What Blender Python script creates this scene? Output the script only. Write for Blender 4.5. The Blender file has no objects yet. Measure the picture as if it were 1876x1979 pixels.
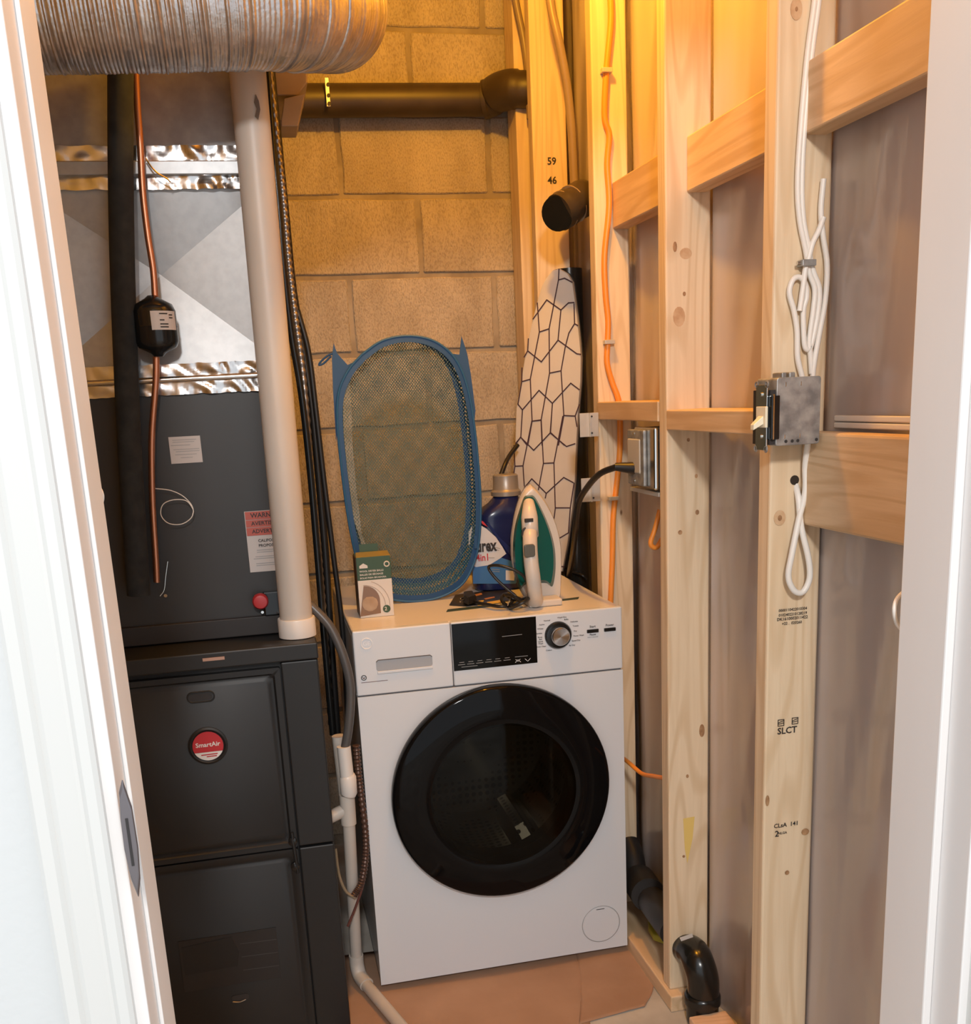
import bpy, bmesh, math, random
from mathutils import Vector, Matrix, noise
S = bpy.context.scene
C = S.collection
random.seed(4)
PI = math.pi

# ------------------------------------------------------------------ camera
cam = bpy.data.objects.new('camera', bpy.data.cameras.new('camera'))
C.objects.link(cam)
cam.data.sensor_fit = 'HORIZONTAL'
cam.data.sensor_width = 36.0
cam.data.lens = 1987.7 / 1876 * 36.0
cam.data.shift_x = (938 - 942) / 1876
cam.data.shift_y = -(989.5 - 1264.6) / 1876
cam.data.clip_start = 0.02
cam.matrix_world = Matrix([(0.9750516, 0.0986709, -0.1988428, 0), (-0.2166653, 0.2282297, -0.949193, 0), (-0.0482759, 0.9685945, 0.2439143, 1.32), (0, 0, 0, 1)])
S.camera = cam

# ------------------------------------------------------------------ world, lights, exposure
w = bpy.data.worlds.new('world'); S.world = w; w.use_nodes = True
bg = w.node_tree.nodes['Background']
bg.inputs[0].default_value = (0.88, 0.94, 1.0, 1); bg.inputs[1].default_value = 1.02
S.view_settings.view_transform = 'Standard'; S.view_settings.look = 'None'
S.view_settings.gamma = 1.0; S.view_settings.use_curve_mapping = False
S.view_settings.exposure = 0.05

def lamp(name, kind, loc, power, color, size, aim=None):
    l = bpy.data.lights.new(name, kind); l.energy = power; l.color = color
    if kind == 'AREA': l.shape = 'DISK'; l.size = size
    else: l.shadow_soft_size = size
    o = bpy.data.objects.new(name, l); C.objects.link(o); o.location = loc
    if aim: o.rotation_euler = (Vector(aim) - Vector(loc)).to_track_quat('-Z', 'Y').to_euler()
    return o
lamp('closet_bulb', 'POINT', (0.49, 1.85, 2.42), 42.0, (1.0, 0.47, 0.035), 0.035)
lamp('hall_ceiling_light', 'AREA', (-0.12, -1.30, 2.45), 50.0, (1.0, 0.97, 0.94), 0.28, (0.30, 1.8, 0.6))

# ------------------------------------------------------------------ helpers
def material(name, color, rough=0.5, metal=0.0, **kw):
    m = bpy.data.materials.new(name); m.use_nodes = True
    b = m.node_tree.nodes['Principled BSDF']
    b.inputs['Base Color'].default_value = (*color, 1)
    b.inputs['Roughness'].default_value = rough
    b.inputs['Metallic'].default_value = metal
    for k, v in kw.items():
        b.inputs[k.replace('_', ' ')].default_value = v
    return m
def nodes(m): return m.node_tree.nodes, m.node_tree.links, m.node_tree.nodes['Principled BSDF']
def coords(m, scale=(1, 1, 1), rand=True, rot=(0, 0, 0)):
    n, l, b = nodes(m)
    tc = n.new('ShaderNodeTexCoord'); mp = n.new('ShaderNodeMapping')
    mp.inputs['Scale'].default_value = scale; mp.inputs['Rotation'].default_value = rot
    if rand:
        oi = n.new('ShaderNodeObjectInfo'); mu = n.new('ShaderNodeMath'); mu.operation = 'MULTIPLY'; mu.inputs[1].default_value = 37.0
        l.new(oi.outputs['Random'], mu.inputs[0])
        va = n.new('ShaderNodeVectorMath'); va.operation = 'ADD'
        l.new(tc.outputs['Object'], va.inputs[0]); l.new(mu.outputs[0], va.inputs[1]); l.new(va.outputs[0], mp.inputs['Vector'])
    else: l.new(tc.outputs['Object'], mp.inputs['Vector'])
    return mp.outputs['Vector']
def noise_tex(m, vec, scale, detail=4, dist=0.0, rough=0.5):
    n, l, b = nodes(m); t = n.new('ShaderNodeTexNoise')
    t.inputs['Scale'].default_value = scale; t.inputs['Detail'].default_value = detail
    t.inputs['Distortion'].default_value = dist; t.inputs['Roughness'].default_value = rough
    l.new(vec, t.inputs['Vector']); return t.outputs['Fac']
def ramp(m, fac, stops):
    n, l, b = nodes(m); r = n.new('ShaderNodeValToRGB'); l.new(fac, r.inputs[0])
    e = r.color_ramp.elements
    while len(e) < len(stops): e.new(0.5)
    for k, (p, c) in enumerate(stops): e[k].position = p; e[k].color = (*c, 1) if len(c) == 3 else c
    return r.outputs['Color']
def mix(m, a, b_, fac, mode='MIX'):
    n, l, b = nodes(m); x = n.new('ShaderNodeMix'); x.data_type = 'RGBA'; x.blend_type = mode
    for v, i in ((fac, 0), (a, 6), (b_, 7)):
        if isinstance(v, (int, float)): x.inputs[i].default_value = v
        elif isinstance(v, tuple): x.inputs[i].default_value = (*v, 1)
        else: l.new(v, x.inputs[i])
    return x.outputs[2]
def setcol(m, c): n, l, b = nodes(m); l.new(c, b.inputs['Base Color'])
def bump(m, fac, strength=0.3, dist=0.002):
    n, l, b = nodes(m); x = n.new('ShaderNodeBump'); x.inputs['Strength'].default_value = strength
    x.inputs['Distance'].default_value = dist; l.new(fac, x.inputs['Height']); l.new(x.outputs[0], b.inputs['Normal'])

def wood(name, light, dark, axis, rings=1.0, rough=0.6):
    m = material(name, light, rough)
    n, l, b = nodes(m)
    s1 = [26.0, 26.0, 26.0]; s1['xyz'.index(axis)] = 1.3
    v = coords(m, tuple(s1))
    grain = noise_tex(m, v, 2.2, 5, 0.6, 0.6)
    s2 = [9.0, 9.0, 9.0]; s2['xyz'.index(axis)] = 0.8
    v2 = coords(m, tuple(s2))
    wv = n.new('ShaderNodeTexNoise'); wv.inputs['Scale'].default_value = 1.1; wv.inputs['Detail'].default_value = 1.0; l.new(v2, wv.inputs['Vector'])
    mu = n.new('ShaderNodeMath'); mu.operation = 'MULTIPLY'; mu.inputs[1].default_value = 84.0; l.new(wv.outputs['Fac'], mu.inputs[0])
    si = n.new('ShaderNodeMath'); si.operation = 'SINE'; l.new(mu.outputs[0], si.inputs[0])
    pw = n.new('ShaderNodeMapRange'); pw.inputs[1].default_value = 0.2; pw.inputs[2].default_value = 1.0; pw.inputs[3].default_value = 0.0; pw.inputs[4].default_value = 0.55 * rings
    l.new(si.outputs[0], pw.inputs[0])
    mid = tuple((a + c) / 2 for a, c in zip(light, dark))
    c1 = ramp(m, grain, [(0.25, mid), (0.55, light), (0.85, tuple(min(1, a * 1.06) for a in light))])
    c2 = mix(m, c1, dark, pw.outputs[0])
    big = noise_tex(m, coords(m, (1, 1, 1)), 3.0, 2)
    c3 = mix(m, c2, mid, ramp(m, big, [(0.5, (0, 0, 0)), (0.8, (0.6, 0.6, 0.6))]))
    # small scattered nail holes and pin knots
    s3 = [11.0, 11.0, 11.0]; s3['xyz'.index(axis)] = 5.0
    vo = n.new('ShaderNodeTexVoronoi'); vo.inputs['Scale'].default_value = 1.0; l.new(coords(m, tuple(s3)), vo.inputs['Vector'])
    c4 = mix(m, c3, (0.16, 0.07, 0.03), ramp(m, vo.outputs['Distance'], [(0.02, (1, 1, 1)), (0.045, (0, 0, 0))]))
    setcol(m, c4)
    bump(m, grain, 0.35, 0.0015)
    return m
def mottled(name, a, c, scale, rough=0.5, metal=0.0, bs=0.0, bd=0.001, stretch=(1, 1, 1), lo=0.35, hi=0.65, **kw):
    m = material(name, a, rough, metal, **kw)
    v = coords(m, stretch); f = noise_tex(m, v, scale, 5)
    setcol(m, ramp(m, f, [(lo, a), (hi, c)]))
    if bs: bump(m, noise_tex(m, v, scale * 4, 3), bs, bd)
    return m

def quadstrip(bm, vs_rows, closed=False):
    for a, b_ in zip(vs_rows[:-1], vs_rows[1:]):
        k = len(a)
        for i in range(k if closed else k - 1):
            j = (i + 1) % k
            try: bm.faces.new((a[i], a[j], b_[j], b_[i]))
            except ValueError: pass
def box(bm, x0, x1, y0, y1, z0, z1):
    v = [bm.verts.new(p) for p in ((x0, y0, z0), (x1, y0, z0), (x1, y1, z0), (x0, y1, z0), (x0, y0, z1), (x1, y0, z1), (x1, y1, z1), (x0, y1, z1))]
    for f in ((0, 3, 2, 1), (4, 5, 6, 7), (0, 1, 5, 4), (1, 2, 6, 5), (2, 3, 7, 6), (3, 0, 4, 7)): bm.faces.new([v[i] for i in f])
    return bm
def B(*a):
    bm = bmesh.new()
    for t in (a if isinstance(a[0], tuple) else (a,)): box(bm, *t)
    return bm
def smooth_path(pts, k=6):
    P = [Vector(p) for p in pts]
    if len(P) < 3: return P
    Q = [P[0] * 2 - P[1]] + P + [P[-1] * 2 - P[-2]]; out = []
    for i in range(1, len(Q) - 2):
        for s in range(k):
            t = s / k; a, b_, c, d = Q[i - 1:i + 3]
            out.append(0.5 * ((2 * b_) + (c - a) * t + (2 * a - 5 * b_ + 4 * c - d) * t * t + (3 * b_ - a - 3 * c + d) * t ** 3))
    out.append(P[-1]); return out
def tube(bm, pts, r, n=10, k=6, smooth=True, caps=True, flat=1.0, rfun=None, up=(0, 0, 1)):
    P = smooth_path(pts, k) if smooth else [Vector(p) for p in pts]
    rows = []; t0 = (P[1] - P[0]).normalized(); u = Vector(up)
    if abs(t0.dot(u)) > 0.95: u = Vector((0, -1, 0))
    nrm = (u - t0 * t0.dot(u)).normalized()
    for i, p in enumerate(P):
        t = (P[min(i + 1, len(P) - 1)] - P[max(i - 1, 0)]).normalized()
        nrm = (nrm - t * t.dot(nrm)).normalized(); bi = t.cross(nrm)
        rr = rfun(i / (len(P) - 1), i) if rfun else r
        rows.append([bm.verts.new(p + (bi * math.cos(a) + nrm * flat * math.sin(a)) * rr) for a in (2 * PI * q / n for q in range(n))])
    quadstrip(bm, rows, True)
    if caps:
        bm.faces.new(rows[0][::-1]); bm.faces.new(rows[-1])
    return bm
def T(pts, r, **kw): return tube(bmesh.new(), pts, r, **kw)
def lathe(bm, prof, origin, axis='z', n=24, cap=True, sx=1.0, sy=1.0):
    o = Vector(origin); rows = []
    for r, h in prof:
        row = []
        for q in range(n):
            a = 2 * PI * q / n; c, s = r * math.cos(a) * sx, r * math.sin(a) * sy
            row.append(bm.verts.new(o + (Vector((c, s, h)) if axis == 'z' else Vector((c, h, s)) if axis == 'y' else Vector((h, c, s)))))
        rows.append(row)
    quadstrip(bm, rows, True)
    if cap:
        bm.faces.new(rows[0][::-1]); bm.faces.new(rows[-1])
    return bm
def L(prof, origin, axis='z', n=24, **kw): return lathe(bmesh.new(), prof, origin, axis, n, **kw)
def prism(bm, pts, d, inset=0.0):
    """outline points extruded by vector d (the far end can be shrunk by inset)"""
    d = Vector(d); P = [Vector(p) for p in pts]; c = sum(P, Vector()) / len(P)
    a = [bm.verts.new(p) for p in P]; b_ = [bm.verts.new(c + (p - c) * (1 - inset) + d) for p in P]
    bm.faces.new(a[::-1]); bm.faces.new(b_); quadstrip(bm, [a, b_], True)
    return bm
def PR(pts, d, inset=0.0): return prism(bmesh.new(), pts, d, inset)
def rrect(x0, x1, z0, z1, r, y, n=5):
    out = []
    for cx, cz, a0 in ((x1 - r, z1 - r, 0), (x0 + r, z1 - r, 90), (x0 + r, z0 + r, 180), (x1 - r, z0 + r, 270)):
        for k in range(n + 1):
            a = math.radians(a0 + 90 * k / n); out.append((cx + r * math.cos(a), y, cz + r * math.sin(a)))
    return out
def strips(bm, lines, wd, nrm):
    """thin flat ribbons along polylines, lying in the plane with normal nrm"""
    N = Vector(nrm).normalized()
    for ln in lines:
        P = [Vector(p) for p in ln]
        for a, b_ in zip(P[:-1], P[1:]):
            t = (b_ - a).normalized(); s = N.cross(t) * wd / 2; e = t * wd * 0.35
            v = [bm.verts.new(q) for q in (a - s - e, b_ - s + e, b_ + s + e, a + s - e)]; bm.faces.new(v)
    return bm
STUFF = {'printed_lines', 'display_print', 'fine_print', 'label_rule', 'small_print', 'arc_line', 'emblem_mark', 'arrow_symbol'}
def obj(name, bm, mat, parent=None, bevel=0.0, smooth=False, label=None, seg=2):
    bmesh.ops.recalc_face_normals(bm, faces=bm.faces)
    me = bpy.data.meshes.new(name); bm.to_mesh(me); bm.free()
    me.materials.append(mat)
    if smooth:
        for p in me.polygons: p.use_smooth = True
        me.set_sharp_from_angle(angle=math.radians(40))
    o = bpy.data.objects.new(name, me); C.objects.link(o)
    if bevel:
        md = o.modifiers.new('bevel', 'BEVEL'); md.width = bevel; md.segments = seg; md.limit_method = 'ANGLE'; md.angle_limit = math.radians(40)
    if parent is not None:
        o.parent = parent
        if parent.type == 'EMPTY': o.matrix_parent_inverse = Matrix.Translation(-Vector(parent.location))
    if label: o['label'] = label
    if name in STUFF: o['kind'] = 'stuff'
    return o
def thing(name, label, cat, loc, group=None):
    o = bpy.data.objects.new(name, None); C.objects.link(o); o.location = loc; o.empty_display_size = 0.05
    o['label'] = label; o['category'] = cat
    if group: o['group'] = group
    return o
def tag(o, label, cat, group=None):
    o['label'] = label; o['category'] = cat
    if group: o['group'] = group
    return o
def struct(o, label=None, cat=None):
    o['kind'] = 'structure'
    if label: o['label'] = label
    if cat: o['category'] = cat
    return o
def text(s, loc, size, mat, parent, rot=(PI / 2, 0, 0), name='lettering', align='CENTER', sx=1.0, bold=0.02):
    cu = bpy.data.curves.new('t', 'FONT'); cu.body = s; cu.size = size; cu.align_x = align; cu.align_y = 'CENTER'; cu.resolution_u = 2; cu.offset = size * bold
    t = bpy.data.objects.new('t', cu)
    me = bpy.data.meshes.new_from_object(t); bpy.data.objects.remove(t)
    me.transform(Matrix.Translation(Vector(loc)) @ Matrix.Rotation(rot[2], 4, 'Z') @ Matrix.Rotation(rot[0], 4, 'X') @ Matrix.Rotation(rot[1], 4, 'Z') @ Matrix.Diagonal((sx, 1, 1, 1)))
    me.materials.clear(); me.materials.append(mat); me.name = name
    o = bpy.data.objects.new(name, me); C.objects.link(o); o.parent = parent
    if parent is not None and parent.type == 'EMPTY': o.matrix_parent_inverse = Matrix.Translation(-Vector(parent.location))
    return o
def clone(o, name=None, move=(0, 0, 0), label=None):
    c = o.copy(); C.objects.link(c)
    c.matrix_parent_inverse = o.matrix_parent_inverse.copy()
    c.location = Vector(o.location) + Vector(move)
    if label: c['label'] = label
    for ch in [x for x in o.children]:
        d = ch.copy(); C.objects.link(d); d.parent = c; d.matrix_parent_inverse = ch.matrix_parent_inverse.copy()
    return c

# ------------------------------------------------------------------ materials
PINE_L, PINE_D = (0.76, 0.56, 0.36), (0.60, 0.38, 0.19)
pine_z = wood('pine_upright', (0.77, 0.61, 0.42), (0.60, 0.42, 0.24), 'z', 1.0)
pine_y = wood('pine_lengthwise', (0.70, 0.50, 0.31), (0.50, 0.31, 0.15), 'y', 0.9)
pine_x = wood('pine_offcut', (0.74, 0.50, 0.33), (0.55, 0.32, 0.17), 'x', 0.6)
pine_dim = wood('pine_aged', (0.52, 0.35, 0.20), (0.36, 0.21, 0.10), 'z', 0.8)
cmu = mottled('concrete_block_face', (0.42, 0.35, 0.265), (0.54, 0.46, 0.36), 7, 0.95, stretch=(1.6, 1, 0.7))
fv = noise_tex(cmu, coords(cmu, (1.7, 1, 0.8)), 200, 3)
n_, l_, b_ = nodes(cmu); src_ = b_.inputs['Base Color'].links[0].from_socket
setcol(cmu, mix(cmu, src_, ramp(cmu, fv, [(0.36, (0.55, 0.5, 0.45)), (0.52, (1, 1, 1)), (0.68, (1.1, 1.1, 1.1))]), 0.5, 'MULTIPLY')); bump(cmu, fv, 0.8, 0.004)
mortar = mottled('mortar', (0.27, 0.22, 0.165), (0.38, 0.32, 0.245), 14, 0.95, bs=0.8, bd=0.003)
plastic_sheet = mottled('vapour_barrier_plastic', (0.44, 0.375, 0.345), (0.53, 0.455, 0.42), 2.2, 0.25, Coat_Weight=1.0, Coat_Roughness=0.15, stretch=(1, 2, 0.4))
bump(plastic_sheet, noise_tex(plastic_sheet, coords(plastic_sheet, (1, 3.2, 0.5), False, (0.22, 0, 0)), 2.2, 1.6, 0.5), 0.62, 0.06)
concrete = mottled('concrete_floor', (0.36, 0.33, 0.29), (0.56, 0.53, 0.48), 6, 0.9, bs=0.6, bd=0.003)
paint_wall = material('white_wall_paint', (0.60, 0.615, 0.615), 0.6); bump(paint_wall, noise_tex(paint_wall, coords(paint_wall, (1, 1, 1), False), 90, 2), 0.25, 0.002)
paint_trim = material('white_trim_gloss', (0.63, 0.63, 0.61), 0.3)
paint_jamb = mottled('white_jamb_paint', (0.76, 0.735, 0.72), (0.80, 0.78, 0.765), 5, 0.4, stretch=(1, 1, 0.3))
steel_dark = mottled('charcoal_enamel', (0.009, 0.0095, 0.0105), (0.013, 0.013, 0.0135), 4, 0.48)
steel_dark2 = mottled('coil_cabinet_enamel', (0.022, 0.022, 0.023), (0.030, 0.029, 0.029), 3, 0.45)
galv = mottled('galvanised_sheet', (0.36, 0.37, 0.38), (0.40, 0.41, 0.42), 60, 0.46, 0.8, stretch=(1, 1, 1))
galv_dull = mottled('dull_duct_sheet', (0.28, 0.27, 0.27), (0.36, 0.35, 0.34), 30, 0.5, 0.8)
foil = mottled('crinkled_foil', (0.60, 0.58, 0.57), (0.74, 0.72, 0.71), 20, 0.22, 1.0)
flexfoil = mottled('flexible_duct_foil', (0.50, 0.47, 0.46), (0.68, 0.65, 0.64), 30, 0.30, 0.85, bs=0.5, bd=0.002)
copper = material('copper', (0.56, 0.25, 0.15), 0.35, 0.9)
foam = mottled('black_foam_insulation', (0.012, 0.015, 0.018), (0.022, 0.026, 0.028), 40, 0.9)
black_gloss = material('black_gloss', (0.008, 0.009, 0.010), 0.18)
black_rubber = material('black_rubber', (0.012, 0.011, 0.011), 0.4)
abs_black = material('black_abs_pipe', (0.010, 0.010, 0.009), 0.22)
abs_matt = material('dusty_black_pipe', (0.014, 0.013, 0.013), 0.5)
abs_brown = mottled('dusty_abs_pipe', (0.045, 0.030, 0.018), (0.065, 0.045, 0.026), 12, 0.45)
pvc = mottled('cream_pvc', (0.50, 0.45, 0.40), (0.58, 0.525, 0.465), 7, 0.42, stretch=(1, 1, 0.4))
pvc_white = material('white_pvc', (0.70, 0.66, 0.62), 0.35)
armor = material('steel_armour', (0.30, 0.27, 0.25), 0.35, 0.9)
grey_hose = material('grey_drain_hose', (0.085, 0.080, 0.078), 0.35)
orange_cable = material('orange_cable_jacket', (0.86, 0.29, 0.04), 0.4)
white_cable = material('white_cable_jacket', (0.80, 0.76, 0.70), 0.38)
zinc = mottled('zinc_box', (0.22, 0.22, 0.22), (0.42, 0.42, 0.41), 45, 0.45, 0.5)
chrome = material('bright_steel', (0.65, 0.65, 0.63), 0.18, 1.0)
ivory = material('ivory_plastic', (0.80, 0.73, 0.55), 0.35)
sticker = material('label_paper', (0.50, 0.46, 0.44), 0.6)
white_print = material('white_print', (0.75, 0.75, 0.74), 0.5)
grey_print = material('grey_print', (0.30, 0.30, 0.30), 0.5)
ink = material('black_ink', (0.025, 0.022, 0.022), 0.6)
redm = material('red_print', (0.50, 0.025, 0.035), 0.45)
red_warn = material('faded_red_print', (0.42, 0.085, 0.06), 0.5)
enamel = material('white_washer_enamel', (0.66, 0.68, 0.71), 0.25)
enamel_top = material('white_washer_lid', (0.72, 0.69, 0.66), 0.3)
seam = material('panel_gap', (0.10, 0.09, 0.09), 0.8)
kraft = mottled('brown_kraft_paper', (0.34, 0.20, 0.125), (0.42, 0.26, 0.17), 5, 0.8, bs=0.5, bd=0.004)
knotm = mottled('knot_wood', (0.22, 0.10, 0.04), (0.48, 0.28, 0.14), 60, 0.6)
knotp = mottled('pale_knot_wood', (0.50, 0.30, 0.16), (0.62, 0.42, 0.25), 60, 0.6)
clip_m = material('cable_staple', (0.62, 0.60, 0.56), 0.35, 0.4)

# ------------------------------------------------------------------ structure
floor = struct(obj('floor', B(-1.6, 1.6, -1.2, 3.3, -0.1, 0.0), concrete), 'bare concrete floor of the utility closet', 'floor')
ceiling = struct(obj('ceiling', B(-0.9, 1.2, 0.9, 3.3, 2.55, 2.65), pine_dim), 'ceiling boards above the utility closet, out of view', 'ceiling')

wall_back = struct(obj('wall_back', B(-0.95, 1.25, 2.982, 3.15, 0.0, 2.55), mortar), 'painted concrete block wall behind the washer, recessed mortar joints', 'wall')
row_h = 0.2032
z_ref = 1.853      # a bed joint
x_ref = 0.2893      # a head joint in the course above it
for r in range(-10, 5):
    z0 = z_ref + r * row_h
    off = 0.0 if r % 2 == 0 else 0.2032
    for c in range(-3, 4):
        xa = x_ref + off + c * 0.4064; xb = xa + 0.4064
        if xb < -0.9 or xa > 1.2: continue
        za, zb = max(z0, 0.0), min(z0 + row_h, 2.55)
        if zb - za < 0.03: continue
        j = 0.0068; dy = random.uniform(0, 0.002)
        bm = bmesh.new()
        n = 6; ys = 2.975 + dy
        ring = []
        P = []
        x0, x1, zz0, zz1 = max(xa, -0.93) + j, min(xb, 1.23) - j, za + j, zb - j
        for k in range(n): P.append((x0 + (x1 - x0) * k / n, zz0))
        for k in range(3): P.append((x1, zz0 + (zz1 - zz0) * k / 3))
        for k in range(n): P.append((x1 - (x1 - x0) * k / n, zz1))
        for k in range(3): P.append((x0, zz1 - (zz1 - zz0) * k / 3))
        P = [(a + random.uniform(-.0022, .0022), b_ + random.uniform(-.0022, .0022)) for a, b_ in P]
        prism(bm, [(a, 2.995, b_) for a, b_ in P], (0, ys - 2.995, 0))
        obj('concrete_block', bm, cmu, wall_back, bevel=0.003, seg=1)

wall_left = struct(obj('wall_left', B(-0.95, -0.85, 0.95, 3.0, 0, 2.55), mortar), 'dim block wall beyond the furnace', 'wall')

# right wall: plastic sheet behind open studs
bm = bmesh.new(); rows = []
ny, nz = 150, 46
for a in range(nz + 1):
    z = 2.55 * a / nz; row = []
    for b_ in range(ny + 1):
        y = 1.035 + (2.985 - 1.035) * b_ / ny
        bay = ((y - 1.47) / 0.41) % 1.0
        env = math.sin(PI * bay) ** 0.7
        f = noise.noise(Vector((y * 9 + z * 1.6, z * 1.0, 3.1))) * 0.5 + 0.5
        g = noise.noise(Vector((y * 26 + z * 5, z * 1.9, 9.1))) * 0.5 + 0.5
        row.append(bm.verts.new((0.8555 + env * (0.030 * f + 0.014 * g), y, z)))
    rows.append(row)
quadstrip(bm, rows)
wall_right = struct(obj('wall_right', bm, plastic_sheet, smooth=True), 'open stud wall lined with translucent taupe plastic sheeting', 'wall')
obj('sheathing', B(0.925, 0.99, 1.035, 2.985, 0, 2.55), pine_dim, wall_right)

FX = 0.765
def stud(y, z0=0.038, z1=2.55, x0=FX, x1=FX + 0.089, m=None, label=None, name='stud'):
    return obj(name, B(x0, x1, y, y + 0.038, z0, z1), m or pine_z, wall_right, bevel=0.0035, label=label)
s3 = stud(1.47, label='nearest full-height pine stud carrying the switch box and white cables')
s2 = stud(1.886, label='second pine stud with dark knots and a yellow mark')
s1 = stud(2.29, label='pine stud carrying the orange cable', x1=0.8435)
s0 = stud(2.70, x0=0.745, x1=0.834, label='pine stud with pencilled numbers behind the ironing board')
sc = stud(2.86, x0=0.746, x1=0.784, label='corner stud against the block wall')
sc.data.transform(Matrix.Translation((0, 2.86, 0)) @ Matrix.Diagonal((1, 2.35, 1, 1)) @ Matrix.Translation((0, -2.86, 0)))
stud(1.105, 1.245, 1.661, 0.800, 0.85, m=pine_y, label='orange-toned short upright beside the door jamb')
for ya, yb in ((1.924, 2.29), (1.508, 1.886), (1.04, 1.47)):
    obj('blocking', B(0.8065, 0.8445 if ya < 2.3 else 0.84, ya, yb, 1.659, 1.753), pine_y, wall_right, bevel=0.003)
obj('blocking', B(0.762, 0.842, 1.924, 2.29, 1.2545, 1.293), pine_y, wall_right, bevel=0.002, label='flat block above the outlet box')
obj('blocking', B(0.7645, 0.85, 1.508, 1.886, 1.2395, 1.2765), pine_y, wall_right, bevel=0.002, label='flat block beside the switch box')
obj('blocking', B(0.8165, 0.8535, 1.04, 1.47, 1.101, 1.2425), pine_y, wall_right, bevel=0.004, label='wide pine block at the right with knots')
obj('bottom_plate', B(0.757, 0.848, 1.8587, 2.98, 0.0, 0.038), pine_y, wall_right, bevel=0.003)
obj('bottom_plate', B(0.765, 0.848, 1.06, 1.782, 0.0, 0.038), pine_x, wall_right, bevel=0.003)
obj('sheet_seam', B((0.858, 0.866, 1.06, 1.45, 1.2463, 1.2551), (0.858, 0.866, 1.06, 1.45, 1.2566, 1.2654)), white_cable, wall_right, bevel=0.002, label='pale horizontal double band behind the plastic')
def spots(parent, y, lst, m, name='knot'):
    for (x, yy, z, a, b_) in lst:
        bm = bmesh.new(); n = 14
        prism(bm, [(x + a * math.cos(2 * PI * k / n), y, z + b_ * math.sin(2 * PI * k / n)) for k in range(n)], (0, -0.0006, 0))
        obj(name, bm, m, parent)
spots(s2, 1.886, [(0.7835,1.886,1.5672,0.004,0.009),(0.8016,1.886,1.4848,0.003,0.004),(0.8279,1.886,1.0785,0.004,0.005),(0.7922,1.886,1.0416,0.0045,0.0045),(0.8068,1.886,0.5314,0.003,0.004),(0.7984,1.886,0.3511,0.003,0.003),(0.8389,1.886,0.6274,0.006,0.014),(0.8257,1.886,1.1488,0.003,0.004),(0.8096,1.886,1.2186,0.003,0.0035)], knotm)
spots(s2, 1.8865, [(0.7912,1.886,1.4448,0.012,0.018),(0.8048,1.886,1.5552,0.012,0.01)], knotp)
spots(s3, 1.4695, [(0.7914,1.47,1.8195,0.009,0.014),(0.7824,1.47,1.1132,0.01,0.012)], knotp)
spots(s3, 1.469, [(0.7824,1.47,1.1132,0.0035,0.0045),(0.7914,1.47,1.8195,0.002,0.003),(0.8097,1.47,0.5071,0.004,0.004),(0.7706,1.47,0.6438,0.0035,0.0095),(0.8414,1.47,0.5778,0.007,0.006)], knotm)
obj('marker_stain', PR([(0.7972,1.8855,0.4378),(0.8228,1.8855,0.4389),(0.8182,1.8855,0.3901),(0.8112,1.8855,0.3578),(0.8064,1.8855,0.3346),(0.8006,1.8855,0.3689)], (0, -0.0004, 0)), material('yellow_marker', (0.76, 0.54, 0.16), 0.6), s2)
for s_, u in (('59', (0.7928,2.699,1.8811)), ('46', (0.7926,2.699,1.8367))):
    text(s_, u, 0.024, ink, s0, name='pencil_number')
for s_, u, sz in (('SLCT', (0.8036,1.4688,0.7627), 0.0155), ('CLsA  141', (0.8059,1.4688,0.5956), 0.0105), ('2', (0.7892,1.4688,0.5811), 0.015), ('NLGA', (0.7996,1.4688,0.5815), 0.006),
                  ('0000110422010304', (0.8085,1.4688,0.9654), 0.0062), ('0102402210128219', (0.8087,1.4688,0.9578), 0.0062), ('DK1610002011422', (0.808,1.4688,0.9511), 0.0068), ('+22 .  020260', (0.8073,1.4688,0.9435), 0.0062)):
    text(s_, u, sz, ink, s3, name='lumber_stamp')
def stamp_frame(u):
    x, y, z = u; h = 0.0052
    lines = [[(x - h, y, z - h), (x + h, y, z - h), (x + h, y, z + h), (x - h, y, z + h), (x - h, y, z - h)], [(x - h, y, z), (x, y, z + .002), (x + h, y, z + h * .6)], [(x - h, y, z - h * .4), (x + h, y, z - h * .1)]]
    obj('lumber_stamp', strips(bmesh.new(), lines, 0.0013, (0, -1, 0)), ink, s3)
stamp_frame((0.7922,1.4688,0.7774)); stamp_frame((0.8172,1.4688,0.778))
obj('drilled_hole', L([(0.0075, 0), (0.0075, -0.0006)], (0.8064,1.47,1.1699), 'y', 16), material('hole_dark', (0.03, 0.02, 0.012), 0.9), s3)

# front wall with the doorway the photo is taken through
wall_front = struct(obj('wall_front', B((-1.6, -0.165, 0.90, 1.03, 0, 2.55), (0.735, 1.6, 0.90, 1.03, 0, 2.55), (-0.165, 0.735, 0.90, 1.03, 2.08, 2.55)), paint_wall), 'smooth white hallway wall around the doorway', 'wall')
door_1 = struct(thing('door_1', 'white painted door frame around the closet opening', 'door frame', (-0.15, 0.96, 0)))
JL, JR = -0.1495, 0.712
obj('jamb', B(-0.167, JL, 0.898, 1.030, 0, 2.06), paint_jamb, door_1, bevel=0.0015, label='latch-side jamb on the left')
obj('jamb', B(JR, 0.737, 0.898, 1.030, 0, 2.06), paint_jamb, door_1, bevel=0.0015, label='hinge-side jamb on the right')
obj('head_jamb', B(-0.167, 0.737, 0.898, 1.030, 2.06, 2.08), paint_jamb, door_1)
obj('door_stop', B(JL, JL + 0.004, 0.952, 1.03, 0, 2.06), paint_jamb, door_1, bevel=0.001)
obj('door_stop', B(JR - 0.011, JR, 0.945, 1.03, 0, 2.06), paint_jamb, door_1, bevel=0.002)
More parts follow.
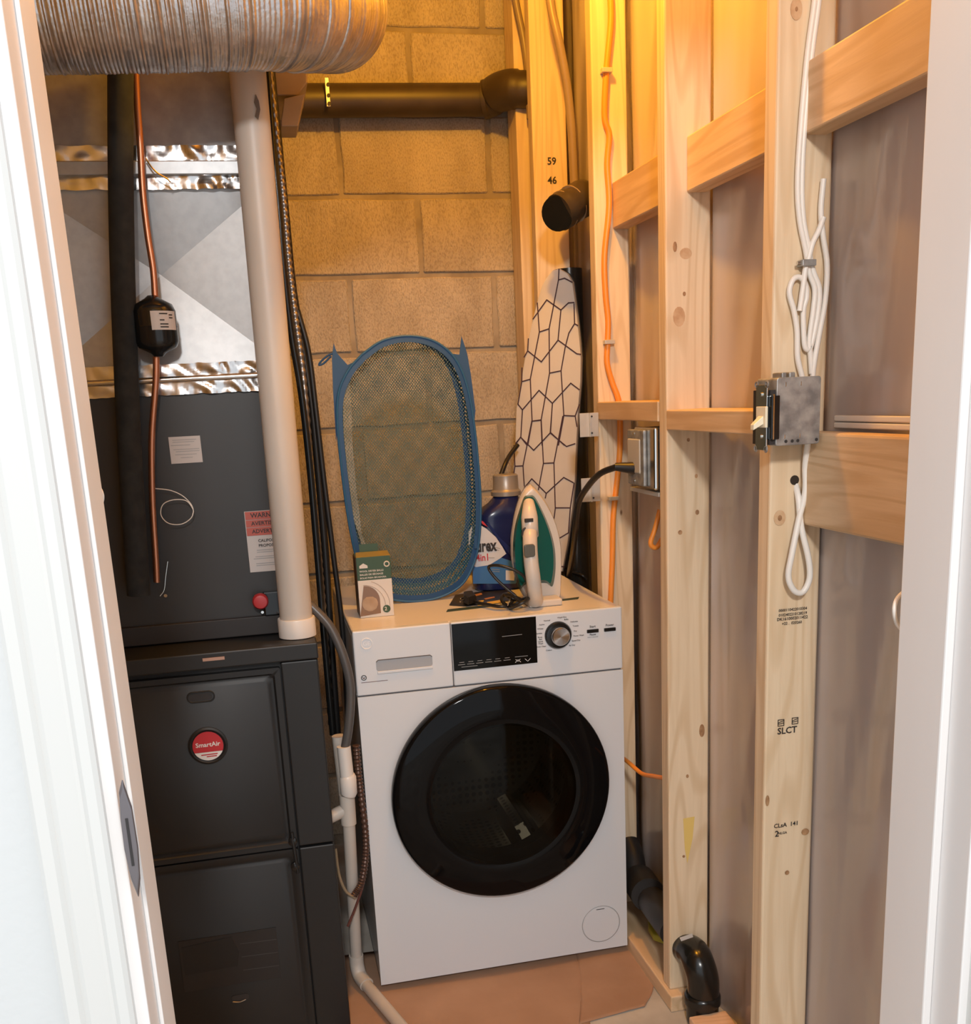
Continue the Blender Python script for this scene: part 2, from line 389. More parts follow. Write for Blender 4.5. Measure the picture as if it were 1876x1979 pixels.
def casing(x0, s, name='casing'):
    prof = [(0, 0), (0, -0.012), (0.004, -0.015), (0.012, -0.0155), (0.016, -0.012), (0.019, -0.0125), (0.036, -0.018), (0.041, -0.015), (0.045, -0.0185), (0.054, -0.0195), (0.058, -0.016), (0.058, 0)]
    bm = bmesh.new()
    a = [bm.verts.new((x0 + s * p, 0.90 + q, 0)) for p, q in prof]; b_ = [bm.verts.new((x0 + s * p, 0.90 + q, 2.12)) for p, q in prof]
    bm.faces.new(a); bm.faces.new(b_[::-1]); quadstrip(bm, [a, b_], True)
    obj(name, bm, paint_trim, door_1)
casing(-0.1605, -1); casing(0.722, 1)
obj('head_casing', B(-0.22, 0.78, 0.882, 0.90, 2.066, 2.12), paint_trim, door_1)
sp = (-0.1433,0.893,0.9556)
bm = bmesh.new()
pts = [(sp[0] + dx, 0.8955 + dyy, sp[2] + dz) for dx, dyy, dz in ((0.0055, 0, 0.030), (0.0005, 0, 0.058), (-0.004, 0, 0.045), (-0.006, 0, 0.02), (-0.0065, 0, -0.01), (-0.0045, 0, -0.04), (0.0, 0, -0.060), (0.004, 0, -0.040), (0.006, 0, -0.01))]
prism(bm, pts, (0.0, -0.003, 0.0), 0.15)
st = obj('strike_plate', bm, material('dull_strike_metal', (0.22, 0.20, 0.21), 0.35, 0.8), door_1, bevel=0.0008, label='dull metal strike plate')
obj('strike_slot', B(sp[0] - 0.0015, sp[0] + 0.0008, 0.8915, 0.8925, sp[2] - 0.025, sp[2] + 0.02), ink, st)

# ------------------------------------------------------------------ furnace
F = thing('furnace', 'charcoal gas furnace cabinet with round red badge, left of the washer', 'furnace', (-0.14, 2.3, 0))
FL, FR, FY = -0.37, 0.076, 2.0
obj('cabinet', B((FL, FR, FY + 0.016, 2.72, 0.0, 0.846)), steel_dark, F, bevel=0.004)
obj('top_rail', B((FL, FR + 0.002, FY - 0.004, FY + 0.05, 0.833, 0.866), (FL, FR, FY + 0.05, 2.70, 0.846, 0.864)), steel_dark, F, bevel=0.003)
def recessed_panel(name, x0, x1, z0, z1, ri, depth, label=None):
    bm = bmesh.new()
    o = rrect(x0, x1, z0, z1, 0.004, FY)
    loops = [(0.0, 0.016), (0.0, 0.0), (ri, 0.0), (ri + 0.004, depth), (ri + 0.009, depth), (ri + 0.013, depth * 0.25)]
    rows = []
    for ins, dy in loops:
        rows.append([bm.verts.new((x, FY + dy, z)) for x, _, z in rrect(x0 + ins, x1 - ins, z0 + ins, z1 - ins, 0.004 + ins * 0.35, FY)])
    quadstrip(bm, rows, True); bm.faces.new(rows[-1])
    return obj(name, bm, steel_dark, F, label=label, smooth=True)
ud = recessed_panel('upper_door', FL + 0.002, 0.001, 0.440, 0.822, 0.011, 0.005, 'upper access door with badge')
ld = recessed_panel('lower_door', FL + 0.002, 0.001, 0.004, 0.4365, 0.012, 0.004)
obj('side_post', B(0.0035, FR, FY + 0.001, FY + 0.017, 0.4405, 0.831), steel_dark, F, bevel=0.003)
obj('side_post', B(0.0035, FR - 0.001, FY + 0.001, FY + 0.017, 0.004, 0.4365), steel_dark, F, bevel=0.003)
obj('finger_slot', PR(rrect(-0.176, -0.132, 0.772, 0.786, 0.0065, FY - 0.0005), (0, 0.004, 0)), ink, ud)
obj('slot_rim', T([(x, FY - 0.0005, z) for x, _, z in rrect(-0.179, -0.129, 0.769, 0.789, 0.0095, FY)] + [(-0.129, FY - 0.0005, 0.7795)], 0.0016, smooth=False, n=6), steel_dark, ud)
BX, BZ = -0.1515, 0.6787
obj('badge_rim', L([(0.038, 0.004), (0.038, -0.001), (0.034, -0.003), (0.031, -0.001), (0.031, 0.002)], (BX, FY - 0.001, BZ), 'y', 32), steel_dark, ud, smooth=True)
bm = bmesh.new()
prism(bm, [(BX + 0.0295 * math.cos(a), FY - 0.002, BZ + 0.0295 * math.sin(a)) for a in [math.radians(-24 + 228 * k / 24) for k in range(25)]], (0, -0.0012, 0))
bd = obj('badge', bm, redm, ud, label='red upper part of the round badge')
bm = bmesh.new()
prism(bm, [(BX + 0.0295 * math.cos(a), FY - 0.002, BZ + 0.0295 * math.sin(a)) for a in [math.radians(205 + 130 * k / 16) for k in range(17)]], (0, -0.0012, 0))
obj('badge_white', bm, white_print, ud, label='white lower part of the round badge')
text('SmartAir', (BX, FY - 0.0036, BZ + 0.003), 0.0128, white_print, ud)
obj('fine_print', strips(bmesh.new(), [[(BX - 0.014, FY - 0.0036, BZ - 0.0175), (BX + 0.016, FY - 0.0036, BZ - 0.0170)], [(BX - 0.004, FY - 0.0036, BZ - 0.0215), (BX + 0.014, FY - 0.0036, BZ - 0.0212)]], 0.0022, (0, -1, 0)), redm, ud)
for zz, h in ((0.455, 0.03), (0.40, 0.03)):
    obj('latch', L([(0.009, 0), (0.009, -0.006), (0.005, -0.008)], (-0.008, FY, zz), 'y', 16), black_gloss, ud if zz > .43 else ld, smooth=True)
obj('latch_rod', T([(-0.008, FY - 0.004, 0.475), (-0.006, FY - 0.006, 0.43), (-0.004, FY - 0.004, 0.385)], 0.0035), steel_dark, ud)
vz0, vz1 = 0.152, 0.268
vl = obj('data_label', B(-0.257, -0.060, FY - 0.0012, FY + 0.002, vz0, vz1), material('dark_label', (0.018, 0.018, 0.020), 0.35), ld, label='worn dark label block on the lower door')
for k, (xa, xb, za, zb) in enumerate(((-0.252, -0.145, 0.19, 0.262),)):
    obj('label_patch', PR([(xa, FY - 0.0014, za), (xb, FY - 0.0014, za + .004), (xb + 0.006, FY - 0.0014, (za + zb) / 2), (xb - 0.006, FY - 0.0014, zb), (xa, FY - 0.0014, zb - .008)], (0, -0.0004, 0)), steel_dark if k == 0 else ink, ld)
obj('label_rule', strips(bmesh.new(), [[(-0.135, FY - 0.0016, z), (-0.062, FY - 0.0016, z - 0.002)] for z in (0.182, 0.213, 0.243)], 0.0012, (0, -1, 0)), material('rule_grey', (0.06, 0.06, 0.06), 0.5), ld)
obj('pull_slot', PR(rrect(-0.165, -0.130, 0.112, 0.126, 0.006, FY - 0.0005), (0, 0.004, 0)), ink, ld)
obj('slot_edge', T([(-0.164, FY - 0.002, 0.113), (-0.15, FY - 0.003, 0.111), (-0.137, FY - 0.002, 0.114)], 0.0012), chrome, ld)
obj('rail_sticker', B(-0.142, -0.101, FY - 0.0055, FY - 0.004, 0.850, 0.856), material('peach_sticker', (0.42, 0.26, 0.20), 0.6), F)

# ------------------------------------------------------------------ coil cabinet, plenum
K = thing('coil_cabinet', 'plain dark grey coil cabinet on top of the furnace, with paper labels', 'cabinet', (-0.14, 2.4, 0.866))
CY = 2.125
obj('cabinet_shell', B(FL, 0.078, CY, 2.70, 0.8665, 1.356), steel_dark2, K, bevel=0.003)
obj('base_tray', B(FL, 0.078, CY - 0.012, CY, 0.8665, 0.905), ink, K, bevel=0.002)
rl = obj('rating_label', B(-0.1655, -0.106, CY - 0.002, CY, 1.2201, 1.2712), sticker, K, label='small white rating label')
lx, lz = -0.1363, 1.2468
obj('fine_print', strips(bmesh.new(), [[(lx - a, CY - 0.0024, lz + z), (lx + b_, CY - 0.0024, lz + z)] for a, b_, z in ((0.022, .022, .018), (.022, .018, .014), (.026, .01, .008), (.022, .026, .0), (.018, .026, -.004), (.02, .02, -.010), (.01, .012, -.016))], 0.0012, (0, -1, 0)), grey_print, rl)
wl = obj('warning_label', B(-0.0378, 0.045, CY - 0.002, CY, 0.995, 1.118), sticker, K, label='red and white warning label half hidden by the pipe')
for za, zb in ((1.101, 1.117), (1.086, 1.100), (1.069, 1.085)):
    obj('red_band', B(-0.0365, 0.044, CY - 0.003, CY - 0.002, za, zb), red_warn, wl)
for s_, z, sz in (('WARNING', 1.109, 0.013), ('AVERTISSEMENT', 1.093, 0.011), ('ADVERTENCIA', 1.077, 0.011), ('CALIFORNIA', 1.058, 0.008), ('PROPOSITION', 1.048, 0.008)):
    text(s_, (-0.026 if z > 1.06 else -0.016, CY - 0.0034, z), sz, ink, wl, align='LEFT')
obj('fine_print', strips(bmesh.new(), [[(-0.020 + dx, CY - 0.0026, z), (0.03, CY - 0.0026, z)] for dx, z in ((0, 1.039), (0, 1.035), (-.004, 1.026), (-.008, 1.022), (-.004, 1.012), (-.004, 1.008))], 0.0014, (0, -1, 0)), grey_print, wl)
obj('red_cap', L([(0.016, 0), (0.016, -0.012), (0.013, -0.016), (0.008, -0.017)], (-0.0237,2.105,0.9387), 'y', 20), material('red_cap_plastic', (0.42, 0.03, 0.035), 0.35), K, smooth=True, label='round red plastic drain cap')
obj('drain_port', B(-0.018, 0.03, CY - 0.018, CY, 0.905, 0.955), black_gloss, K, bevel=0.003)
obj('screw', L([(0.0035, 0), (0.0035, -0.002)], (-0.2074,2.123,0.9625), 'y', 10), chrome, K)
obj('screw', L([(0.003, 0), (0.003, -0.002)], (-0.022,2.112,0.9136), 'y', 10), chrome, K)

D = thing('supply_plenum', 'silver galvanised duct with pressed cross and foil-taped seams above the coil cabinet', 'duct', (-0.14, 2.4, 1.357))
PX0, PX1, PY = -0.375, 0.077, 2.13
bm = B(PX0, PX1, PY + 0.032, 2.70, 1.357, 1.752)
cx_, cz_ = -0.1452, 1.5716
q = [bm.verts.new(p) for p in ((PX0, PY, 1.39), (PX1, PY, 1.39), (PX1, PY, 1.732), (PX0, PY, 1.732))]; cc = bm.verts.new((cx_, PY + 0.030, cz_))
for i in range(4): bm.faces.new((q[i], q[(i + 1) % 4], cc))
obj('lower_panel', bm, galv, D, label='galvanised panel with pressed cross-shaped creases')
obj('upper_duct', B(PX0, PX1 - 0.01, PY, 2.70, 1.752, 2.5), galv_dull, D, bevel=0.002)
def tape(x0, x1, z0, z1, y, amp, seed):
    bm = bmesh.new(); rows = []
    nx, nz_ = 90, 14
    for a in range(nz_ + 1):
        row = []
        for b_ in range(nx + 1):
            x = x0 + (x1 - x0) * b_ / nx; z = z0 + (z1 - z0) * a / nz_
            h = (abs(noise.noise(Vector((x * 34 + z * 20, z * 34, seed)))) + 0.35 * abs(noise.noise(Vector((x * 60 + z * 40, z * 45, seed + 5))))) * (0.35 + 0.65 * max(0, min(1, (x + 0.17) / 0.1)))
            zz = z + (0.002 * noise.noise(Vector((x * 60, seed, 1))) if a in (0, nz_) else 0)
            row.append(bm.verts.new((x, y - 0.001 - amp * h, zz)))
        rows.append(row)
    quadstrip(bm, rows); return bm
obj('foil_tape', tape(PX0, PX1 - 0.001, 1.350, 1.407, 2.121, 0.008, 2.2), foil, D, smooth=True, label='crinkled foil tape along the lower seam')
obj('foil_tape', tape(PX0, PX1 - 0.001, 1.716, 1.790, 2.124, 0.009, 7.7), foil, D, smooth=True, label='wide crinkled foil tape along the upper seam')
obj('drive_cleat', B(PX0, PX1, 2.106, 2.124, 1.738, 1.762), galv, D, bevel=0.002)
obj('lower_cleat', T([(PX0, 2.116, 1.377), (PX1, 2.116, 1.380)], 0.006, smooth=False), foil, D, smooth=True)
pc = thing('junction_duct', 'tan sheet metal duct boot behind the top of the cream pipe', 'duct', (0.15, 2.52, 1.9))
tanm = mottled('tan_sheet_metal', (0.30, 0.24, 0.18), (0.38, 0.31, 0.24), 8, 0.5, 0.3)
obj('upper_box', PR([(0.1399,2.46,2.454),(0.2298,2.46,2.4587),(0.1832,2.46,1.9887),(0.16,2.46,1.9633),(0.0912,2.46,1.9627)], (0.0, 0.20, 0)), tanm, pc, bevel=0.003)
obj('lower_flange', PR([(0.1289,2.42,1.9476),(0.1741,2.42,1.9579),(0.1531,2.42,1.8938),(0.1173,2.42,1.8937),(0.118,2.42,1.9017)], (0.0, 0.10, 0)), tanm, pc, bevel=0.002)

# refrigerant lines
tag(obj('insulated_pipe', T([(-0.1584,2.07,1.9603),(-0.184,2.07,1.7629),(-0.2035,2.07,1.591),(-0.2203,2.07,1.4115),(-0.2359,2.07,1.2239),(-0.252,2.07,0.9769)], 0.0220, n=18), foam, smooth=True), 'thick black foam-insulated refrigerant pipe running down the duct', 'pipe')
cp = thing('copper_line', 'thin copper line with black filter drier in front of the silver duct', 'pipe', (-0.1606,2.085,1.4745))
obj('copper_tube', T([(-0.1354,2.085,1.9654),(-0.1452,2.085,1.867),(-0.1495,2.085,1.7831),(-0.1547,2.085,1.706),(-0.1553,2.085,1.6362),(-0.153,2.085,1.574),(-0.1554,2.085,1.5245)], 0.0062, n=12), copper, cp, smooth=True)
obj('copper_tube', T([(-0.1664,2.085,1.4192),(-0.173,2.085,1.3727),(-0.1902,2.088,1.288),(-0.1994,2.088,1.2207),(-0.2072,2.088,1.1424),(-0.2136,2.088,1.0422),(-0.2175,2.09,0.9961)], 0.0062, n=12), copper, cp, smooth=True, label='lower run of the copper tube')
dz0 = 1.4193; dz1 = 1.5272; dx = -0.1606
hh = dz1 - dz0
dr = obj('filter_drier', L([(0.008, 0), (0.014, 0.006), (0.034, 0.016), (0.039, 0.026), (0.039, 0.05), (0.0400, 0.052), (0.039, 0.054), (0.039, hh - 0.028), (0.034, hh - 0.016), (0.014, hh - 0.005), (0.008, hh)], (dx, 2.077, dz0), 'z', 32), black_gloss, cp, smooth=True, label='glossy black filter drier canister')
bm = bmesh.new(); rows = []
for a in range(9):
    an = math.radians(-95 + a * 9); row = []
    for z in (dz0 + 0.045, dz0 + 0.078): row.append(bm.verts.new((dx + 0.0404 * math.cos(an), 2.077 + 0.0404 * math.sin(an), z)))
    rows.append(row)
quadstrip(bm, rows); obj('drier_label', bm, sticker, dr)
for k, (aa, ab, zz) in enumerate(((-72, -52, 0.050), (-72, -48, 0.055), (-72, -58, 0.062), (-46, -34, 0.066), (-46, -32, 0.071), (-72, -50, 0.073))):
    obj('fine_print', strips(bmesh.new(), [[(dx + 0.0408 * math.cos(math.radians(a)), 2.077 + 0.0408 * math.sin(math.radians(a)), dz0 + zz) for a in range(aa, ab + 1, 5)]], 0.0022, (0.5, -0.85, 0)), ink, dr)
wires = [(-0.2002,2.1,1.1767),(-0.1709,2.1,1.1708),(-0.1482,2.1,1.1573),(-0.134,2.1,1.1362),(-0.1383,2.1,1.1163),(-0.1593,2.1,1.1046),(-0.1832,2.1,1.1084),(-0.1948,2.1,1.1254),(-0.1886,2.1,1.145),(-0.1682,2.1,1.1526),(-0.1443,2.1,1.149),(-0.1336,2.1,1.1311),(-0.1358,2.1,1.1211)]
tag(obj('wire_curl', T(wires, 0.0009, n=5), white_cable), 'thin silver wire curled in a loop on the dark cabinet', 'wire')
tag(obj('short_wire', T([(-0.1941,2.11,1.0324),(-0.2017,2.11,1.0019),(-0.2077,2.11,0.9764),(-0.2171,2.11,0.9646)], 0.0008, n=5), chrome), 'short bare wire hanging beside the lower copper line', 'wire')
tag(obj('silver_wire', T([(-0.1433,2.085,1.7618),(-0.1353,2.085,1.7472),(-0.125,2.085,1.736),(-0.1108,2.085,1.7273),(-0.1043,2.085,1.7212)], 0.0016, n=6), foil), 'pair of twisted silver wires over the upper foil seam', 'wire')

# ------------------------------------------------------------------ vent pipe
vp = thing('vent_pipe', 'tall cream plastic vent pipe standing on the furnace top', 'pipe', (0.041, 2.07, 0.866))
VX = 0.0435; VT = (0.0522,2.07,1.9232)
obj('pipe', T([(VX, 2.07, 0.885), (VT[0], 2.07, VT[2] + 0.35)], 0.0325, n=28, smooth=False), pvc, vp, smooth=True)
obj('collar', L([(0.0345, 0.0), (0.0375, 0.001), (0.0375, 0.036), (0.0365, 0.0385), (0.033, 0.0385)], (VX, 2.07, 0.8665), 'z', 28), pvc_white, vp, smooth=True)
obj('dirt_smudge', PR([(0.0595,2.036,1.8543),(0.0638,2.036,1.8435),(0.0651,2.036,1.8294),(0.0598,2.036,1.8126),(0.055,2.036,1.8184),(0.059,2.036,1.831),(0.0555,2.036,1.841)], (0, -0.0008, 0)), material('smudge', (0.16, 0.13, 0.11), 0.8), vp)

# flexible duct
bm = bmesh.new()
cr = 0.098
path = [(-0.55, 1.86, 1.925), (-0.30, 1.855, 1.93), (-0.10, 1.855, 1.935), (0.04, 1.865, 1.943), (0.125, 1.90, 1.953), (0.185, 1.97, 1.972), (0.208, 2.06, 2.00), (0.215, 2.13, 2.05), (0.22, 2.18, 2.13), (0.22, 2.20, 2.25), (0.22, 2.20, 2.40)]
P = smooth_path(path, 40)
# even spacing
D_ = [0.0]
for a, b_ in zip(P[:-1], P[1:]): D_.append(D_[-1] + (b_ - a).length)
step = 0.0014; m_ = int(D_[-1] / step); Q = []; j = 0
for i in range(m_):
    s = i * step
    while D_[j + 1] < s: j += 1
    t = (s - D_[j]) / (D_[j + 1] - D_[j]); Q.append(P[j].lerp(P[j + 1], t))
def rib(t, i):
    ph = (i * step) / 0.0062; k = int(ph); f = ph - k; f = min(1.0, f * 1.25)
    random.seed(k); a = random.uniform(0.0004, 0.0015) if k % 5 else random.uniform(0.0016, 0.0030)
    return cr + a * math.sin(PI * f) ** 0.6 - 0.002 + 0.0015 * noise.noise(Vector((i * 0.05, 1, 2)))
tube(bm, Q, cr, n=56, smooth=False, rfun=rib, caps=False)
random.seed(11)
tag(obj('flexible_duct', bm, flexfoil, smooth=True), 'fat ribbed silver flexible duct crossing the top left corner', 'duct')

# ------------------------------------------------------------------ pipes on the back wall
ab = thing('drain_pipe', 'horizontal dark brown drain pipe with elbow high on the block wall', 'pipe', (0.45, 2.92, 2.05))
pa = (0.1692,2.925,2.0691); pb = (0.6777,2.925,2.079)
obj('pipe', T([(pa[0] - 0.3, 2.925, pa[2]), pb], 0.040, n=24, smooth=False), abs_brown, ab, smooth=True)
obj('elbow', T([pb, (0.6966,2.915,2.0803), (0.7092,2.895,2.0876), (0.7341,2.865,2.0885), (0.7635,2.845,2.0835), (0.80, 2.84, 2.085)], 0.0445, n=24, rfun=lambda t, i: 0.0475 if t < .12 or .3 < t < .72 else 0.0445), abs_brown, ab, smooth=True)
obj('hanger_strap', B(0.2615 - 0.004, 0.2615 + 0.006, 2.873, 2.876, 2.0474, 2.1138), clip_m, ab, bevel=0.001)
for v in ((0.2651,2.871,2.0974), (0.2643,2.871,2.0726), (0.264,2.871,2.0536)):
    obj('strap_hole', L([(0.0045, 0), (0.0045, -0.001)], v, 'y', 12), ink, ab)
va = thing('vertical_drain', 'black vertical drain pipe with capped side stub between the far studs', 'pipe', (0.80, 2.5, 0))
obj('stack', T([(0.818, 2.655, 0.05), (0.816, 2.655, 1.62)], 0.034, n=20, smooth=False), abs_black, va, smooth=True)
sa, sb = (0.7362,2.46,1.722), (0.7993,2.49,1.7557)
obj('side_stub', T([sa, sb, (0.812, 2.60, sb[2] + 0.01)], 0.0, n=24, k=8, rfun=lambda t, i: 0.042 if t < 0.22 else 0.037 if t < .42 else 0.042), abs_brown, va, smooth=True)
for kk in (0.22, 0.62):
    cc_ = Vector(sa).lerp(Vector(sb), kk); ax = (Vector(sb) - Vector(sa)).normalized()
    obj('stub_ring', T([cc_ - ax * 0.0012, cc_ + ax * 0.0012], 0.0433, n=24, smooth=False), material('tan_ring', (0.34, 0.24, 0.15), 0.5), va, smooth=True)
obj('stub_cap', T([(sa[0] - 0.008, sa[1] - 0.008, sa[2] - 0.004), sa], 0.039, n=24, smooth=False), abs_black, va, smooth=True)
tag(obj('pex_hose', T([(0.7641,2.6,2.2722),(0.7749,2.6,2.1867),(0.7926,2.6,2.1108),(0.814,2.62,2.0275),(0.8279,2.64,1.9411),(0.8368,2.66,1.8515),(0.8454,2.68,1.7465)], 0.0105, n=12), mottled('tan_hose', (0.34, 0.24, 0.16), (0.42, 0.31, 0.21), 8, 0.35), smooth=True), 'tan plastic hose curving down in front of the pencilled stud', 'hose')
tag(obj('grey_hose', T([(0.7373,2.83,2.3536),(0.7535,2.83,2.2613),(0.7668,2.83,2.191),(0.7744,2.83,2.1074),(0.7761,2.83,2.0101)], 0.009, n=12), mottled('brown_hose', (0.24, 0.17, 0.11), (0.3, 0.22, 0.15), 8, 0.4), smooth=True), 'brown hose in the corner beside the drain elbow', 'hose')

# ------------------------------------------------------------------ cables in the gap
tag(obj('armoured_cable', T([(0.0971,2.3,2.0001),(0.1007,2.3,1.8499),(0.103,2.3,1.7337),(0.1022,2.3,1.6142),(0.1055,2.3,1.5016),(0.1112,2.3,1.3753),(0.11,2.3,1.1904),(0.1107,2.3,1.0207),(0.1092,2.3,0.8448),(0.1046,2.3,0.6)], 0.0068, n=10, k=40, rfun=lambda t, i: 0.0068 + 0.0011 * math.sin(i * 1.35)), armor, smooth=True), 'ribbed steel armoured cable beside the cream vent pipe', 'cable')
tag(obj('black_hose', T([(0.0915,2.26,1.9882),(0.0899,2.26,1.8407),(0.0902,2.26,1.7073),(0.0892,2.26,1.5895),(0.0924,2.26,1.4682),(0.1022,2.26,1.3431),(0.1059,2.26,1.1928),(0.1056,2.26,1.0148),(0.1041,2.26,0.8298),(0.1042,2.26,0.5876)], 0.007, n=10), black_gloss, smooth=True), 'glossy black cable nearest the cream vent pipe', 'cable')
tag(obj('black_hose', T([(0.1042,2.37,2.0208),(0.1059,2.37,1.8661),(0.1077,2.37,1.7056),(0.1093,2.37,1.5602),(0.1194,2.37,1.4423),(0.1276,2.37,1.3211),(0.1294,2.37,1.1855),(0.1294,2.37,0.9985),(0.1246,2.37,0.8045),(0.1203,2.37,0.5507)], 0.0085, n=10), black_rubber, smooth=True), 'thick black rubber line right of the armoured cable', 'cable')
tag(obj('black_hose', T([(0.1133,2.33,1.5143),(0.1285,2.33,1.4291),(0.1334,2.33,1.3097),(0.1378,2.33,1.1531),(0.1448,2.33,0.979),(0.1507,2.33,0.8104),(0.1444,2.33,0.5861)], 0.006, n=10), black_rubber, smooth=True), 'rightmost of the black lines against the block wall', 'cable')
tag(obj('drain_hose', T([(0.0609,2.1,0.9352),(0.0863,2.09,0.9089),(0.1119,2.08,0.8727),(0.1315,2.07,0.8129),(0.1399,2.07,0.7455),(0.1304,2.07,0.6678),(0.1175,2.075,0.6105)], 0.0095, n=14), grey_hose, smooth=True), 'grey drain hose arching into the white drain pipe', 'hose')
dp = thing('condensate_drain', 'cream plastic condensate drain with tee between furnace and washer', 'pipe', (0.1119,2.2474,0.0))
PY2 = 2.085
obj('upper_stub', T([(0.1088,2.105,0.6341),(0.1128,2.105,0.4947)], 0.0145, n=18, smooth=False), pvc, dp, smooth=True)
obj('front_stub', T([(0.1161,2.075,0.6199),(0.1177,2.075,0.5467)], 0.0145, n=18, smooth=False), pvc_white, dp, smooth=True)
obj('coupling', T([(0.1184,2.075,0.5548),(0.1191,2.075,0.55),(0.1185,2.075,0.5149),(0.1169,2.075,0.5092)], 0.0175, n=18, smooth=False, rfun=lambda t, i: 0.0155 if i in (0, 3) else 0.0178), pvc_white, dp, smooth=True)
obj('tee', T([(0.1144,2.085,0.5081),(0.1133,2.085,0.4403)], 0.0165, n=18, smooth=False), pvc, dp, smooth=True)
obj('tee_branch', T([(0.070, 2.085, 0.459), (0.1117,2.085,0.4752)], 0.014, n=18, smooth=False), pvc, dp, smooth=True)
lp = (0.1085,2.1753,0.045)
obj('lower_pipe', T([(0.1135,2.085,0.4427), (lp[0], lp[1], 0.07)], 0.0135, n=18, smooth=False), pvc, dp, smooth=True)
obj('elbow', T([(lp[0], lp[1], 0.075), (lp[0], lp[1], 0.05), (lp[0] + 0.004, lp[1] - 0.012, 0.028), (lp[0] + 0.016, lp[1] - 0.045, 0.0215)], 0.0168, n=18), pvc, dp, smooth=True)
fe = (0.1912,1.9177,0.02)
obj('floor_pipe', T([(lp[0] + 0.012, lp[1] - 0.035, 0.021), (fe[0], fe[1], 0.0165), (fe[0] + 0.10, fe[1] - 0.25, 0.0165)], 0.0138, n=18, smooth=False), pvc, dp, smooth=True)
tag(obj('gas_connector', T([(0.1439,2.1,0.6106),(0.1436,2.1,0.5519),(0.1456,2.1,0.4922),(0.148,2.1,0.4073),(0.1433,2.1,0.3466),(0.1299,2.1,0.2915),(0.1118,2.1,0.2643)], 0.0, n=12, k=36, rfun=lambda t, i: 0.0070 + 0.0013 * math.sin(i * 1.2)), material('brown_corrugated', (0.10, 0.055, 0.04), 0.35, 0.4), smooth=True), 'brown corrugated flexible conduit curving beside the white drain', 'conduit')
tag(obj('brown_wire', T([(0.1452,2.1,0.371),(0.1362,2.1,0.298),(0.1171,2.1,0.2446),(0.0922,2.1,0.1917)], 0.0030, n=8), material('brown_wire_jacket', (0.12, 0.04, 0.03), 0.5), smooth=True), 'brown wire looping down below the corrugated conduit', 'wire')
tag(obj('yellow_wire', T([(0.0806,2.1,0.3805),(0.0833,2.1,0.3186),(0.0946,2.1,0.2771),(0.1136,2.1,0.2578)], 0.0032, n=8), material('tan_wire_jacket', (0.28, 0.20, 0.12), 0.5), smooth=True), 'tan wire from furnace side to the conduit end', 'wire')

# ------------------------------------------------------------------ washer
W = thing('washing_machine', 'white front-loading washing machine with big black round door', 'washing machine', (0.4545, 2.4, 0))
X0, X1, WY, WZ1 = 0.1565, 0.7525, 2.12, 0.852
DCX, DCZ = 0.4585, 0.461
obj('cabinet', B((X0, X0 + 0.004, 2.142, 2.692, 0.024, 0.838), (X1 - 0.004, X1, 2.142, 2.692, 0.024, 0.838), (X0, X1, 2.688, 2.692, 0.024, 0.838), (X0, X1, 2.142, 2.692, 0.024, 0.03)), enamel, W)
obj('lid', B(X0, X1, 2.137, 2.694, 0.8385, WZ1), enamel_top, W, bevel=0.004)
# front panel with the round opening
bm = bmesh.new(); N = 64; R0 = 0.205
zt, zb_ = 0.7085, 0.020
def edge(a):
    c, s = math.cos(a), math.sin(a)
    tx = ((X1 - DCX) / c if c > 0 else (X0 - DCX) / c) if abs(c) > 1e-6 else 9
    tz = ((zt - DCZ) / s if s > 0 else (zb_ - DCZ) / s) if abs(s) > 1e-6 else 9
    t = min(tx, tz); return (DCX + t * c, DCZ + t * s)
angs = sorted(set([2 * PI * k / N for k in range(N)] + [math.atan2(z - DCZ, x - DCX) % (2 * PI) for x, z in ((X0, zb_), (X1, zb_), (X1, zt), (X0, zt))]))
inn = [bm.verts.new((DCX + R0 * math.cos(a), WY, DCZ + R0 * math.sin(a))) for a in angs]
out = [bm.verts.new((edge(a)[0], WY, edge(a)[1])) for a in angs]
ou2 = [bm.verts.new((edge(a)[0], WY + 0.022, edge(a)[1])) for a in angs]
in2 = [bm.verts.new((DCX + R0 * math.cos(a), WY + 0.03, DCZ + R0 * math.sin(a))) for a in angs]
quadstrip(bm, [in2, inn, out, ou2], True)
obj('front_panel', bm, enamel, W, bevel=0.003)
cpz = 0.7115
obj('drawer_front', B(X0, 0.3655, WY, WY + 0.022, cpz, WZ1 + 0.001), enamel, W, bevel=0.003, label='detergent drawer front with grip slot')
obj('control_panel', B(0.3672, X1, WY, WY + 0.022, cpz, WZ1 + 0.001), enamel, W, bevel=0.003, label='control panel with display and dial')
obj('panel_gap', B((X0 + 0.003, X1 - 0.003, WY + 0.006, WY + 0.02, 0.706, 0.714), (0.364, 0.369, WY + 0.006, WY + 0.02, 0.714, 0.848)), seam, W)
dslot = rrect(0.2015, 0.3225, 0.7625, 0.7865, 0.005, WY - 0.0006)
gs = obj('grip_slot', PR(dslot, (0, 0.003, 0)), material('slot_grey', (0.36, 0.37, 0.39), 0.4), W, label='grey recessed drawer grip')
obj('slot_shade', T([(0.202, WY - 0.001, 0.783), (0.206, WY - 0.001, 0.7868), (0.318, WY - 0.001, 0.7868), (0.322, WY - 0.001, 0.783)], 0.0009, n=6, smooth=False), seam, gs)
obj('slot_lip', B(0.203, 0.3225, WY - 0.003, WY, 0.7565, 0.7622), enamel, gs, bevel=0.001)
obj('display', B(0.3683, 0.5551, WY - 0.0015, WY + 0.002, 0.7455, 0.8492), material('display_glass', (0.004, 0.004, 0.004), 0.06, IOR=1.3), W, bevel=0.0005, label='glossy black display')
disp = W.children[-1]
dl = []
